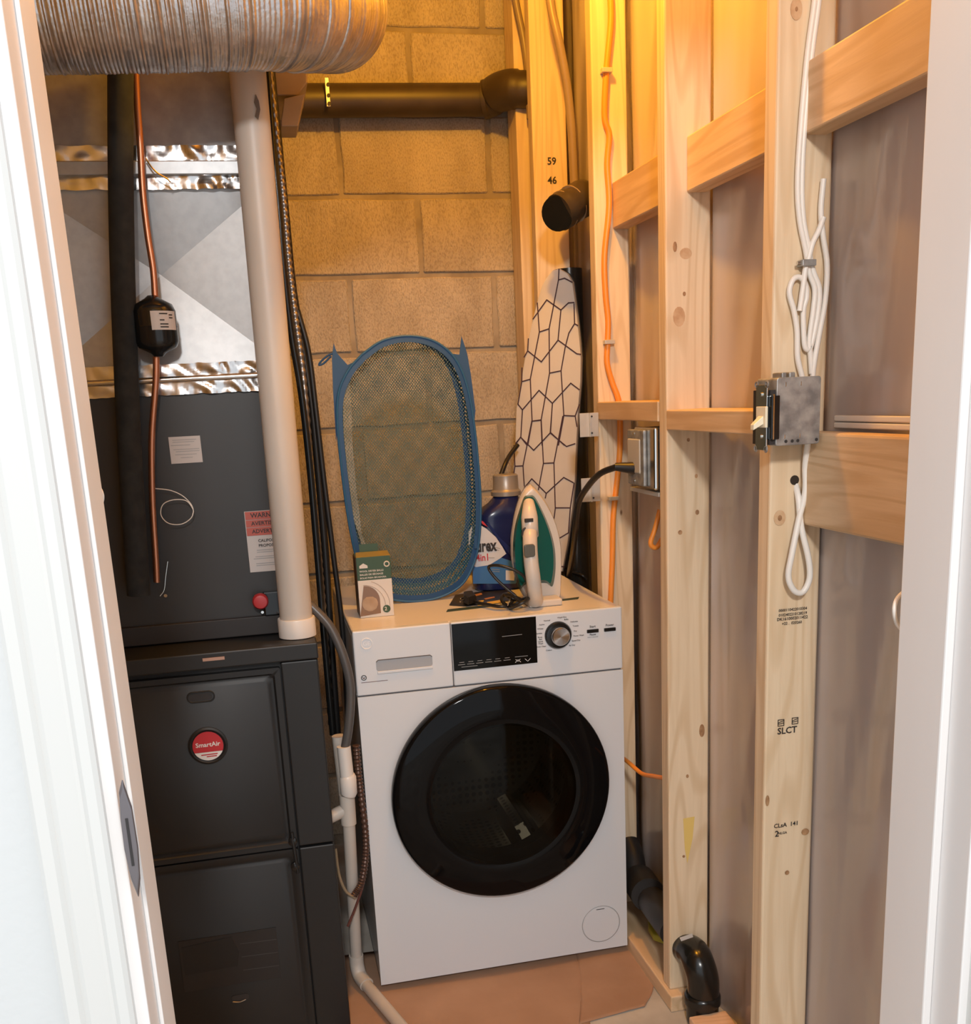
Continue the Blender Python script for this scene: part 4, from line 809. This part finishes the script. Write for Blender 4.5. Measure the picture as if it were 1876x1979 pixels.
for k, (u_, s_) in enumerate((((0.5269,2.2386,0.866), .9), ((0.5366,2.1904,0.868), 1.0), ((0.5311,2.2197,0.875), .85))):
    obj('cord_coil', T([(u_[0] + 0.020 * s_ * math.cos(a), u_[1] + 0.028 * s_ * math.sin(a), u_[2] + 0.010 * math.sin(a * 1.0 + k * 2.1)) for a in [2 * PI * q_ / 14 for q_ in range(15)]], 0.0042, n=8), black_rubber, IR, smooth=True)
obj('cord_tie', T([((0.5274,2.2135,0.88))[0:3], (0.5026,2.1405,0.886), (0.5019,2.1543,0.872)], 0.001, n=6), chrome, IR)
pg = obj('cord_plug', PR([(0.4409,2.3526,0.858),(0.4662,2.354,0.858),(0.4611,2.2884,0.858),(0.435,2.2619,0.858),(0.4287,2.291,0.858)], (0, 0, 0.018), 0.15), black_rubber, IR, bevel=0.003)
obj('plug_prong', T([(0.4287,2.2762,0.868), (0.4164,2.2624,0.868)], 0.0016, n=6, smooth=False), chrome, pg)
obj('plug_prong', T([(0.4348,2.3068,0.868), (0.4246,2.2983,0.868)], 0.0016, n=6, smooth=False), chrome, pg)
# folded yellow-and-black leaflet beneath the cord
lf = thing('instruction_leaflet', 'black and yellow printed leaflet lying under the iron cord', 'leaflet', (0.4803,2.3332,0.853))
obj('sheet', PR([(0.3986,2.3075,0.8528),(0.436,2.4269,0.8528),(0.5649,2.4509,0.8528),(0.5675,2.3048,0.8528),(0.5073,2.2873,0.8528),(0.4319,2.2782,0.8528)], (0, 0, 0.001)), material('leaflet_black', (0.02, 0.018, 0.015), 0.4), lf)
for pl_ in ([(0.485,2.2973,0.8542),(0.5253,2.3111,0.8542),(0.5193,2.2804,0.8542),(0.4852,2.2708,0.8542)], [(0.4459,2.3165,0.8542),(0.4847,2.3244,0.8542),(0.4796,2.3066,0.8542),(0.4455,2.2968,0.8542)]):
    obj('yellow_band', PR(pl_, (0, 0, 0.0005)), material('leaflet_yellow', (0.62, 0.40, 0.03), 0.5), lf)
for pl_ in ([(0.4612,2.3919,0.8542),(0.4984,2.4167,0.8542),(0.4965,2.3958,0.8542),(0.4607,2.3709,0.8542)], [(0.4888,2.343,0.8542),(0.5171,2.3568,0.8542),(0.5154,2.3437,0.8542),(0.4894,2.3289,0.8542)]):
    obj('orange_band', PR(pl_, (0, 0, 0.0005)), material('leaflet_orange', (0.42, 0.17, 0.05), 0.5), lf)

# ironing board
IB = thing('ironing_board', 'white ironing board with dark honeycomb-line cover leaning in the back corner', 'ironing board', (0.71, 2.63, WT))
edge_ = [(0.7748,2.6026,1.6174),(0.793,2.5935,1.605),(0.8041,2.588,1.5835),(0.8078,2.5861,1.5479),(0.8125,2.5837,1.5033),(0.817,2.5815,1.446),(0.8195,2.5803,1.4009),(0.8169,2.5815,1.343),(0.8107,2.5846,1.2833),(0.8055,2.5872,1.215),(0.8019,2.589,1.1668),(0.7977,2.5911,1.0955),(0.7898,2.5951,1.022),(0.7749,2.6025,0.924),(0.7605,2.6097,0.8535),(0.7279,2.6261,0.8509),(0.6901,2.6449,0.8568),(0.665,2.6575,0.9325),(0.6522,2.6639,1.0293),(0.6496,2.6652,1.1243),(0.6571,2.6614,1.1909),(0.6631,2.6585,1.2815),(0.675,2.6525,1.3393),(0.6885,2.6457,1.409),(0.7042,2.6379,1.4786),(0.7205,2.6297,1.5372),(0.7337,2.6231,1.5781),(0.7449,2.6175,1.598),(0.7607,2.6097,1.6149)]
bn = Vector((-0.5, -1, 0)).normalized()
cloth_m = mottled('quilted_cover_cloth', (0.55, 0.50, 0.45), (0.62, 0.57, 0.52), 6, 0.85, bs=0.2, bd=0.002)
ed = [Vector(p) for p in edge_]; ec = sum(ed, Vector()) / len(ed)
def inset_(f, d): return [ec + Vector(((p - ec).x * f, (p - ec).y * f, (p - ec).z * (1 - (1 - f) * .3))) + bn * d for p in ed]
loft([inset_(0.96, -0.030), inset_(1.0, -0.024), inset_(1.0, -0.010), inset_(0.98, -0.002), inset_(0.93, 0.0)], 'cover', cloth_m, IB, smooth=True, label='pale cloth cover')
hexl = [[(0.7748,2.6026,1.615),(0.773,2.6035,1.5897),(0.7482,2.6159,1.4749),(0.746,2.617,1.3672),(0.7226,2.6287,1.2511),(0.7228,2.6286,1.1881)],[(0.773,2.6035,1.5897),(0.7869,2.5965,1.5923),(0.8036,2.5882,1.5817)],[(0.7123,2.6339,1.5012),(0.745,2.6175,1.5446),(0.7764,2.6018,1.5181),(0.7938,2.5931,1.5336),(0.8066,2.5867,1.5337)],[(0.7764,2.6018,1.5181),(0.7679,2.6061,1.4463)],[(0.7233,2.6284,1.5388),(0.7257,2.6271,1.4689),(0.7007,2.6397,1.3547),(0.7014,2.6393,1.2497),(0.6893,2.6454,1.1894)],[(0.7257,2.6271,1.4689),(0.7476,2.6162,1.4749)],[(0.6997,2.6401,1.4542),(0.6972,2.6414,1.4249),(0.7279,2.626,1.396),(0.7679,2.6061,1.4463),(0.8099,2.585,1.4105),(0.8185,2.5808,1.4088)],[(0.6883,2.6458,1.41),(0.6972,2.6414,1.4249)],[(0.8065,2.5868,1.5304),(0.8064,2.5868,1.4833),(0.8137,2.5831,1.4783)],[(0.8064,2.5868,1.4833),(0.793,2.5935,1.4616),(0.7835,2.5983,1.427),(0.7727,2.6037,1.3714),(0.7761,2.6019,1.2604),(0.7615,2.6092,1.1865)],[(0.746,2.617,1.3672),(0.7727,2.6037,1.3714)],[(0.6806,2.6497,1.3499),(0.7007,2.6397,1.3547)],[(0.6825,2.6488,1.3837),(0.6806,2.6497,1.3499),(0.6696,2.6552,1.294),(0.6796,2.6502,1.2793),(0.7202,2.6299,1.326),(0.7503,2.6148,1.2923),(0.7941,2.5929,1.3397),(0.8132,2.5834,1.3228)],[(0.7503,2.6148,1.2923),(0.7437,2.6181,1.2192),(0.7219,2.6291,1.195)],[(0.7437,2.6181,1.2192),(0.7748,2.6026,1.186)],[(0.7761,2.6019,1.2604),(0.8023,2.5889,1.258),(0.8123,2.5839,1.2856)],[(0.8023,2.5889,1.258),(0.8056,2.5872,1.2319)],[(0.7014,2.6393,1.2497),(0.7226,2.6287,1.2511)],[(0.6796,2.6502,1.2793),(0.6732,2.6534,1.2103),(0.6603,2.6599,1.1951)],[(0.6732,2.6534,1.2103),(0.6871,2.6465,1.1895)],[(0.6535,2.6632,1.1824),(0.6726,2.6537,1.2105),(0.7026,2.6387,1.1757),(0.743,2.6185,1.218),(0.7802,2.5999,1.1822),(0.8,2.59,1.1886)],[(0.6563,2.6619,1.1363),(0.6757,2.6522,1.1366)],[(0.6561,2.662,1.1895),(0.6563,2.6619,1.1363),(0.6516,2.6642,1.1096)],[(0.7007,2.6397,1.2498),(0.6757,2.6522,1.1366),(0.6769,2.6515,1.0844)],[(0.7007,2.6397,1.2498),(0.7229,2.6286,1.252)],[(0.7229,2.6286,1.252),(0.7246,2.6277,1.1412),(0.7104,2.6348,1.0736)],[(0.7505,2.6148,1.2921),(0.743,2.6185,1.218)],[(0.7246,2.6277,1.1412),(0.7495,2.6152,1.1417),(0.7735,2.6032,1.2582)],[(0.7495,2.6152,1.1417),(0.7492,2.6154,1.0236),(0.7435,2.6182,0.9842)],[(0.6768,2.6516,1.0795),(0.6956,2.6422,1.1024),(0.7289,2.6256,1.0633),(0.7714,2.6043,1.1034),(0.7932,2.5934,1.0897)],[(0.7289,2.6256,1.0633),(0.7262,2.6269,1.0512)],[(0.7492,2.6154,1.0251),(0.7849,2.5976,1.0242)],[(0.7749,2.6026,1.2604),(0.8026,2.5887,1.2577)],[(0.7849,2.5976,1.0242),(0.7953,2.5923,1.0882)],[(0.7559,2.6121,0.9443),(0.7787,2.6007,0.9588),(0.7849,2.5976,1.0242)],[(0.7605,2.6097,0.869),(0.7659,2.607,0.869)]]
hexl = [[tuple(Vector(p) + bn * 0.0012) for p in ln] for ln in hexl]
obj('printed_lines', strips(bmesh.new(), hexl, 0.0030, bn), material('dark_plum_print', (0.045, 0.015, 0.025), 0.7), IB)
obj('rim', T([tuple(p) for p in inset_(0.985, -0.026)] + [tuple(inset_(0.985, -0.026)[0])], 0.003, n=8), black_rubber, IB, smooth=True)
tag(obj('black_tube', T([(0.5916,2.55,1.1244),(0.6059,2.56,1.1499),(0.6238,2.58,1.1698),(0.6501,2.6,1.1934)], 0.006, n=10), black_rubber, smooth=True), 'short black hose behind the detergent cap', 'hose')

# ------------------------------------------------------------------ wiring on the stud wall
oc = thing('orange_cable', 'orange electrical cable stapled down the face of the far stud', 'cable', (0.7803,2.282,0.8416))
obj('jacket', T([(0.8071,2.284,2.1321),(0.808,2.284,2.0631),(0.7958,2.284,1.9663),(0.7905,2.284,1.8817),(0.8002,2.284,1.8454),(0.7943,2.284,1.7883),(0.7973,2.284,1.7076),(0.7845,2.284,1.6033),(0.7852,2.284,1.5268),(0.79,2.284,1.4688),(0.7879,2.284,1.4225),(0.7857,2.284,1.3769),(0.7971,2.284,1.3336)] + [(0.8081,2.282,1.3036),(0.8015,2.25,1.2923),(0.8018,2.25,1.2448),(0.8128,2.282,1.2183),(0.8114,2.284,1.1717),(0.804,2.284,1.1109),(0.7936,2.284,1.0303),(0.7891,2.284,0.926),(0.7798,2.284,0.7847)][0:1] + [(0.8133,2.284,1.2759),(0.8135,2.284,1.2182),(0.8114,2.284,1.1717),(0.804,2.284,1.1109),(0.7936,2.284,1.0303),(0.7891,2.284,0.926),(0.7798,2.284,0.7847)], 0.0068, n=10), orange_cable, oc, smooth=True)
for p, a in (((0.7953,2.279,1.9698), 0.15), ((0.7898,2.279,1.4222), 0), ((0.7928,2.279,1.0752), 0)):
    bm = B(p[0] - 0.0115, p[0] + 0.0115, 2.272, 2.2895, p[2] - 0.0045, p[2] + 0.0045)
    obj('staple', bm, clip_m, oc, bevel=0.001)
tag(obj('orange_cable', T([(0.7959,2.0,1.075),(0.7854,2.0,1.0385),(0.7749,2.0,1.0071),(0.7873,2.0,0.9975)] + [(0.8012,2.0,1.0158)], 0.0052, n=10), orange_cable, smooth=True), 'orange cable end bent in a loop below the outlet box', 'cable')
tag(obj('orange_cable', T([(0.7792,2.2,0.4658),(0.7777,2.16,0.4694),(0.7869,2.1,0.4627),(0.7835,2.02,0.4859),(0.7833,1.95,0.5065)], 0.0050, n=10), orange_cable, smooth=True), 'short orange cable run low down right of the washer door', 'cable')

wc = thing('white_cable', 'bundle of white cables looped above the metal switch box', 'cable', (0.8135,1.46,1.4768))
for pth in ([(0.8141,1.462,1.8543),(0.815,1.462,1.8289),(0.806,1.462,1.7603),(0.7984,1.462,1.6662),(0.7956,1.462,1.594),(0.8002,1.462,1.5454),(0.8104,1.462,1.5057),(0.8143,1.462,1.4864),(0.8181,1.462,1.4698),(0.8272,1.462,1.4486),(0.8256,1.462,1.4181),(0.8209,1.462,1.3784),(0.8234,1.462,1.3523),(0.8259,1.462,1.3282)],
            [(0.8212,1.462,1.8545),(0.8212,1.462,1.8291),(0.8124,1.462,1.7604),(0.804,1.462,1.6662),(0.8021,1.462,1.594),(0.8059,1.462,1.5453),(0.8153,1.462,1.507),(0.8201,1.462,1.4862),(0.8257,1.462,1.4696),(0.8348,1.462,1.4477),(0.8333,1.462,1.4149),(0.8253,1.462,1.3746),(0.8205,1.462,1.3636),(0.8145,1.462,1.3661),(0.8115,1.462,1.3825),(0.8096,1.462,1.4193),(0.8141,1.462,1.4374),(0.8119,1.462,1.4555),(0.8024,1.462,1.4659),(0.7917,1.462,1.4625),(0.7864,1.462,1.4447),(0.7945,1.462,1.419),(0.8003,1.462,1.3903),(0.8022,1.462,1.3531),(0.8107,1.462,1.3228)],
            [(0.8357,1.461,1.5991),(0.833,1.461,1.5567),(0.8375,1.461,1.5228),(0.8456,1.461,1.4813),(0.844,1.461,1.4306),(0.8355,1.461,1.3816),(0.8291,1.461,1.3446),(0.8272,1.461,1.3221)],
            [(0.8363,1.459,1.5472),(0.8295,1.459,1.5297),(0.8201,1.459,1.5122),(0.8141,1.459,1.491),(0.8096,1.459,1.4768),(0.8069,1.459,1.4539),(0.8021,1.459,1.4185)]):
    obj('cable_run', T(pth, 0.0042, n=10), white_cable, wc, smooth=True)
sp_ = (0.8104,1.455,1.4849)
cl = obj('cable_clamp', B(sp_[0] - 0.010, sp_[0] + 0.012, 1.450, 1.468, sp_[2] - 0.0045, sp_[2] + 0.0045), zinc, wc, bevel=0.001)
obj('clamp_screw', T([(sp_[0] - 0.016, 1.456, sp_[2]), (sp_[0] - 0.010, 1.456, sp_[2])], 0.003, n=8, smooth=False), chrome, cl)
tag(obj('white_cable', T([(0.8114,1.44,1.2318),(0.8157,1.455,1.1938),(0.8169,1.455,1.1536),(0.8076,1.455,1.1129),(0.7941,1.45,1.059),(0.7888,1.45,1.0236),(0.7991,1.45,1.0005),(0.8143,1.45,0.9967),(0.8253,1.45,1.0172),(0.8226,1.45,1.0485),(0.8115,1.455,1.099),(0.8087,1.46,1.1403),(0.811,1.475,1.1644)], 0.0049, n=12), white_cable, smooth=True), 'white cable hanging in a long loop below the switch box', 'cable')
tag(obj('white_cable', T([(0.7282,1.06,1.0744),(0.7138,1.055,1.0654),(0.7078,1.05,1.0533),(0.7154,1.055,1.0361),(0.7297,1.06,1.023)], 0.0026, n=8), white_cable, smooth=True), 'bit of white cable showing beside the right door jamb', 'cable')
tag(obj('white_cable', T([(-0.1573,1.06,1.2543),(-0.1521,1.055,1.2524),(-0.1492,1.05,1.2447),(-0.1524,1.055,1.2361),(-0.159,1.06,1.2276)], 0.0022, n=8), white_cable, smooth=True), 'bit of white cable showing beside the left door jamb', 'cable')

SB = thing('switch_box', 'galvanised switch box with ivory toggle on the nearest stud', 'switch', (0.78, 1.43, 1.275))
g0, g1 = (0.7394,1.405,1.3151), (0.8094,1.405,1.2277)
pl = rrect(g0[0], g1[0], g1[2], 1.3244, 0.004, 1.405, 3)
obj('box_shell', PR(pl, (0, 0.062, 0)), zinc, SB, bevel=0.001, label='mottled galvanised box side')
hx = [g0[0] + 0.016, g0[0] + 0.026, g0[0] + 0.035, g1[0] - 0.005]
for x in hx: obj('knockout', L([(0.0024, 0), (0.0024, -0.0006)], (x, 1.405, g1[2] + 0.006), 'y', 12), ink, SB)
for x in (g0[0] + 0.013, g0[0] + 0.037):
    for z in (g1[2] + 0.010, g1[2] + 0.084): obj('spot_weld', B(x, x + 0.0012, 1.4040, 1.4055, z, z + 0.006), chrome, SB)
bxl = g0[0]
obj('mouth', B(bxl - 0.008, bxl, 1.408, 1.462, g1[2] + 0.002, g1[2] + 0.080), ink, SB)
obj('yoke', B((bxl - 0.012, bxl - 0.009, 1.412, 1.446, g1[2] - 0.006, g1[2] + 0.088)), chrome, SB, bevel=0.0008)
obj('switch_body', B(bxl - 0.009, bxl + 0.004, 1.402, 1.45, g1[2] + 0.010, g1[2] + 0.072), black_gloss, SB, bevel=0.001)
obj('yoke_strip', B(bxl - 0.0075, bxl - 0.0055, 1.400, 1.403, g1[2] + 0.010, g1[2] + 0.074), chrome, SB)
ty = g1[2] + 0.040
tb = obj('toggle_base', B(bxl - 0.0155, bxl - 0.0115, 1.408, 1.438, ty - 0.013, ty + 0.017), ivory, SB, bevel=0.0008)
obj('toggle', PR([(bxl - 0.015, 1.415, ty + 0.004), (bxl - 0.015, 1.431, ty + 0.004), (bxl - 0.015, 1.431, ty - 0.008), (bxl - 0.015, 1.415, ty - 0.008)], (-0.014, 0, -0.010), 0.35), ivory, tb, bevel=0.0008)
for z in (g1[2] - 0.004, g1[2] + 0.088):
    for y in (1.414, 1.446):
        obj('mounting_ear', T([(bxl - 0.011, y + 0.0042 * math.cos(a), z + 0.0042 * math.sin(a)) for a in [2 * PI * k / 12 for k in range(13)]], 0.0013, n=6, smooth=False), zinc, SB)
for z in (g1[2] + 0.014, g1[2] + 0.074): obj('yoke_screw', L([(0.003, -0.002), (0.003, 0.0)], (bxl - 0.012, 1.428, z), 'x', 10), chrome, SB)
obj('cable_clamp', B((g0[0] + 0.018, g0[0] + 0.026, 1.425, 1.455, g1[2] + 0.095, g1[2] + 0.104), (g0[0] + 0.030, g0[0] + 0.040, 1.425, 1.455, g1[2] + 0.095, g1[2] + 0.104)), zinc, SB, bevel=0.002)

OB = thing('outlet_box', 'chrome outlet box with black plug in it, behind the second stud', 'outlet', (0.78, 2.0, 1.17))
oz0, oz1 = 1.1231, 1.2425
obj('box_shell', B(0.768, 0.815, 1.930, 2.03, oz0, oz1), zinc, OB, bevel=0.004)
obj('cover_plate', B(0.757, 0.768, 1.928, 2.042, oz0 - 0.001, oz1 + 0.001), chrome, OB, bevel=0.004, label='bright raised steel cover plate')
fp = obj('receptacle', B(0.747, 0.757, 1.985, 2.055, oz0 + 0.028, oz1 - 0.022), material('grey_receptacle', (0.50, 0.48, 0.44), 0.4), OB, bevel=0.003)
obj('plate_edge', B(0.749, 0.757, 1.968, 2.060, oz0 + 0.004, oz1 - 0.004), zinc, OB, bevel=0.003)
for z in (oz0 + 0.012, oz1 - 0.012): obj('plate_screw', L([(0.0035, -0.0015), (0.0035, 0.001)], (0.749, 2.02, z), 'x', 10), chrome, OB)
obj('bracket', B(0.765, 0.840, 1.930, 2.09, oz0 - 0.014, oz0 - 0.006), clip_m, OB)
cd = thing('washer_cord', 'thick black power cord from the outlet down behind the washer', 'cord', (0.7521,2.03,1.1602))
obj('plug', T([(0.7584,2.02,1.1603),(0.7409,2.03,1.1619),(0.7142,2.04,1.1651)], 0.012, n=14, smooth=False, rfun=lambda t, i: (0.0135, 0.0115, 0.008)[i]), black_rubber, cd, smooth=True, label='tapered black plug')
obj('cable', T([(0.7222,2.05,1.1641),(0.6994,2.09,1.1493),(0.6939,2.16,1.1176),(0.6967,2.24,1.0745),(0.7062,2.3,1.0109),(0.7241,2.38,0.9504),(0.7421,2.46,0.9058),(0.7597,2.54,0.8616),(0.7679,2.58,0.8242)], 0.0068, n=12), black_rubber, cd, smooth=True)
tag(obj('tangled_cord', T([(0.7784,2.66,0.8528),(0.7898,2.64,0.8492),(0.801,2.62,0.8457),(0.8134,2.6,0.8422),(0.8246,2.6,0.83)], 0.0035, n=8), black_rubber, smooth=True), 'dark thin cord tangle at the foot of the ironing board', 'cord')

for (u0, v0, u1, v1, nm) in ((1119, 797, 1154, 845, 'upper'), (1122, 922, 1157, 970, 'lower')):
    pass
br_u = [(0.7145,2.28,1.218),(0.7587,2.28,1.2707),(0.7142,2.28,1.0721),(0.7591,2.28,1.1258)]
def bracket(a, b_, lab):
    t = thing('nail_plate', lab, 'bracket', ((a[0] + b_[0]) / 2, 2.28, (a[2] + b_[2]) / 2))
    obj('plate', B(a[0], b_[0], 2.272, 2.2745, a[2], b_[2]), mottled('pale_zinc', (0.50, 0.48, 0.45), (0.58, 0.56, 0.53), 20, 0.4, 0.3), t, bevel=0.0006)
    obj('flange', B((a[0] + b_[0]) / 2 - 0.001, (a[0] + b_[0]) / 2 + 0.0005, 2.264, 2.272, a[2], b_[2]), clip_m, t)
    for z in (a[2] + 0.008, b_[2] - 0.008): obj('screw', L([(0.0022, 0), (0.0022, -0.001)], ((a[0] + b_[0]) / 2 + 0.006, 2.272, z), 'y', 8), ink, t)
bracket(br_u[0], br_u[1], 'upper pale metal nail plate on the edge of the far stud')
bracket(br_u[2], br_u[3], 'lower pale metal nail plate, next to the black power cord')

# black floor elbow and pipes
EB = thing('floor_drain_elbow', 'glossy black drain elbow turning down into the floor by the second stud', 'pipe', (0.82, 1.8, 0))
e0 = (0.8037,1.86,0.1346)
obj('elbow', T([(e0[0] - 0.002, 1.886, e0[2]), (0.8053,1.85,0.1412), (0.8039,1.82,0.1338), (0.809,1.81,0.102), (0.8111,1.812,0.0597)], 0.034, n=28, k=6, rfun=lambda t, i: 0.0335 if t > .12 else 0.0315), abs_black, EB, smooth=True)
e1 = (0.8088,1.812,0.0688)
obj('hub', L([(0.034, 0.0), (0.0375, -0.003), (0.0385, -0.006), (0.0385, -0.022), (0.034, -0.024), (0.034, -0.06)], (e1[0], 1.812, e1[2]), 'z', 28), abs_black, EB, smooth=True)
t_ = (0.7714,1.812,0.1985)
bm = bmesh.new(); rows = []
lc = (0.807,1.835,0.1198)
prism(bm, [(0.7542,1.804,0.2117),(0.78,1.8,0.219),(0.7858,1.808,0.2054),(0.761,1.812,0.1979)], (0, -0.0008, 0.0003))
obj('white_label', bm, material('white_label_paper', (0.8, 0.78, 0.75), 0.5), EB)
bp = thing('rear_drain', 'matt black drain pipe sloping along the wall right of the washer', 'pipe', (0.79, 2.1, 0))
obj('pipe', T([(0.7948,1.93,0.1516),(0.7966,2.02,0.1531),(0.815,2.15,0.1303),(0.8372,2.3,0.0967)], 0.034, n=20), abs_matt, bp, smooth=True)
obj('hub', T([(0.7999,2.1,0.1547),(0.8128,2.2,0.1424)], 0.041, n=20, smooth=False), abs_matt, bp, smooth=True)
obj('riser', T([(0.8121,2.22,0.1358),(0.8193,2.26,0.1725),(0.8205,2.3,0.1972)], 0.030, n=20), abs_matt, bp, smooth=True)

# paper, offcuts
def paper(left, right, z, name, lab, seed):
    bm = bmesh.new(); rows = []
    Lp, Rp = smooth_path(left, 6), smooth_path(right, 6); n = min(len(Lp), len(Rp))
    for i in range(n):
        a, b_ = Lp[int(i * (len(Lp) - 1) / (n - 1))], Rp[int(i * (len(Rp) - 1) / (n - 1))]; row = []
        for k in range(25):
            p = a.lerp(b_, k / 24)
            h = 0.0035 * (noise.noise(Vector((p.x * 7, p.y * 7, seed))) * .5 + .5) + 0.0018 * abs(noise.noise(Vector((p.x * 19, p.y * 16, seed + 3))))
            if k in (0, 24): h *= 0.4
            row.append(bm.verts.new((p.x, p.y, z + h)))
        rows.append(row)
    quadstrip(bm, rows)
    o = tag(obj(name, bm, kraft, smooth=True), lab, 'paper')
    md = o.modifiers.new('thick', 'SOLIDIFY'); md.thickness = 0.0006; md.offset = 1
    return o
paper([(0.0546,2.309,0.003),(0.0587,2.1217,0.003),(0.0516,1.9621,0.003),(0.0439,1.806,0.003)], [(0.6771,2.2992,0.003),(0.6371,2.1044,0.003),(0.596,1.9381,0.003),(0.5495,1.778,0.003)], 0.0008, 'kraft_paper', 'brown kraft paper sheet spread on the floor under the washer', 1)
paper([(0.7089,2.5323,0.003),(0.662,2.304,0.003),(0.623,2.1087,0.003),(0.5804,1.9533,0.003),(0.5515,1.8728,0.003)], [(0.8405,2.3633,0.003),(0.8353,2.2352,0.003),(0.7898,2.0813,0.003),(0.7581,1.9638,0.003),(0.7099,1.8934,0.003)], 0.0014, 'kraft_paper', 'smaller brown kraft paper piece at the washer right front foot', 5)
tag(obj('yellow_bag', PR([(0.8341,2.202,0.045),(0.8392,2.1731,0.045),(0.8355,2.1161,0.045),(0.8266,2.0485,0.045),(0.803,2.0806,0.045),(0.8071,2.1251,0.045)], (0, 0, 0.012), 0.2), mottled('yellow_green_plastic', (0.36, 0.34, 0.03), (0.46, 0.42, 0.05), 20, 0.4), bevel=0.003), 'crumpled yellow-green plastic scrap on the bottom plate behind the second stud', 'plastic scrap')
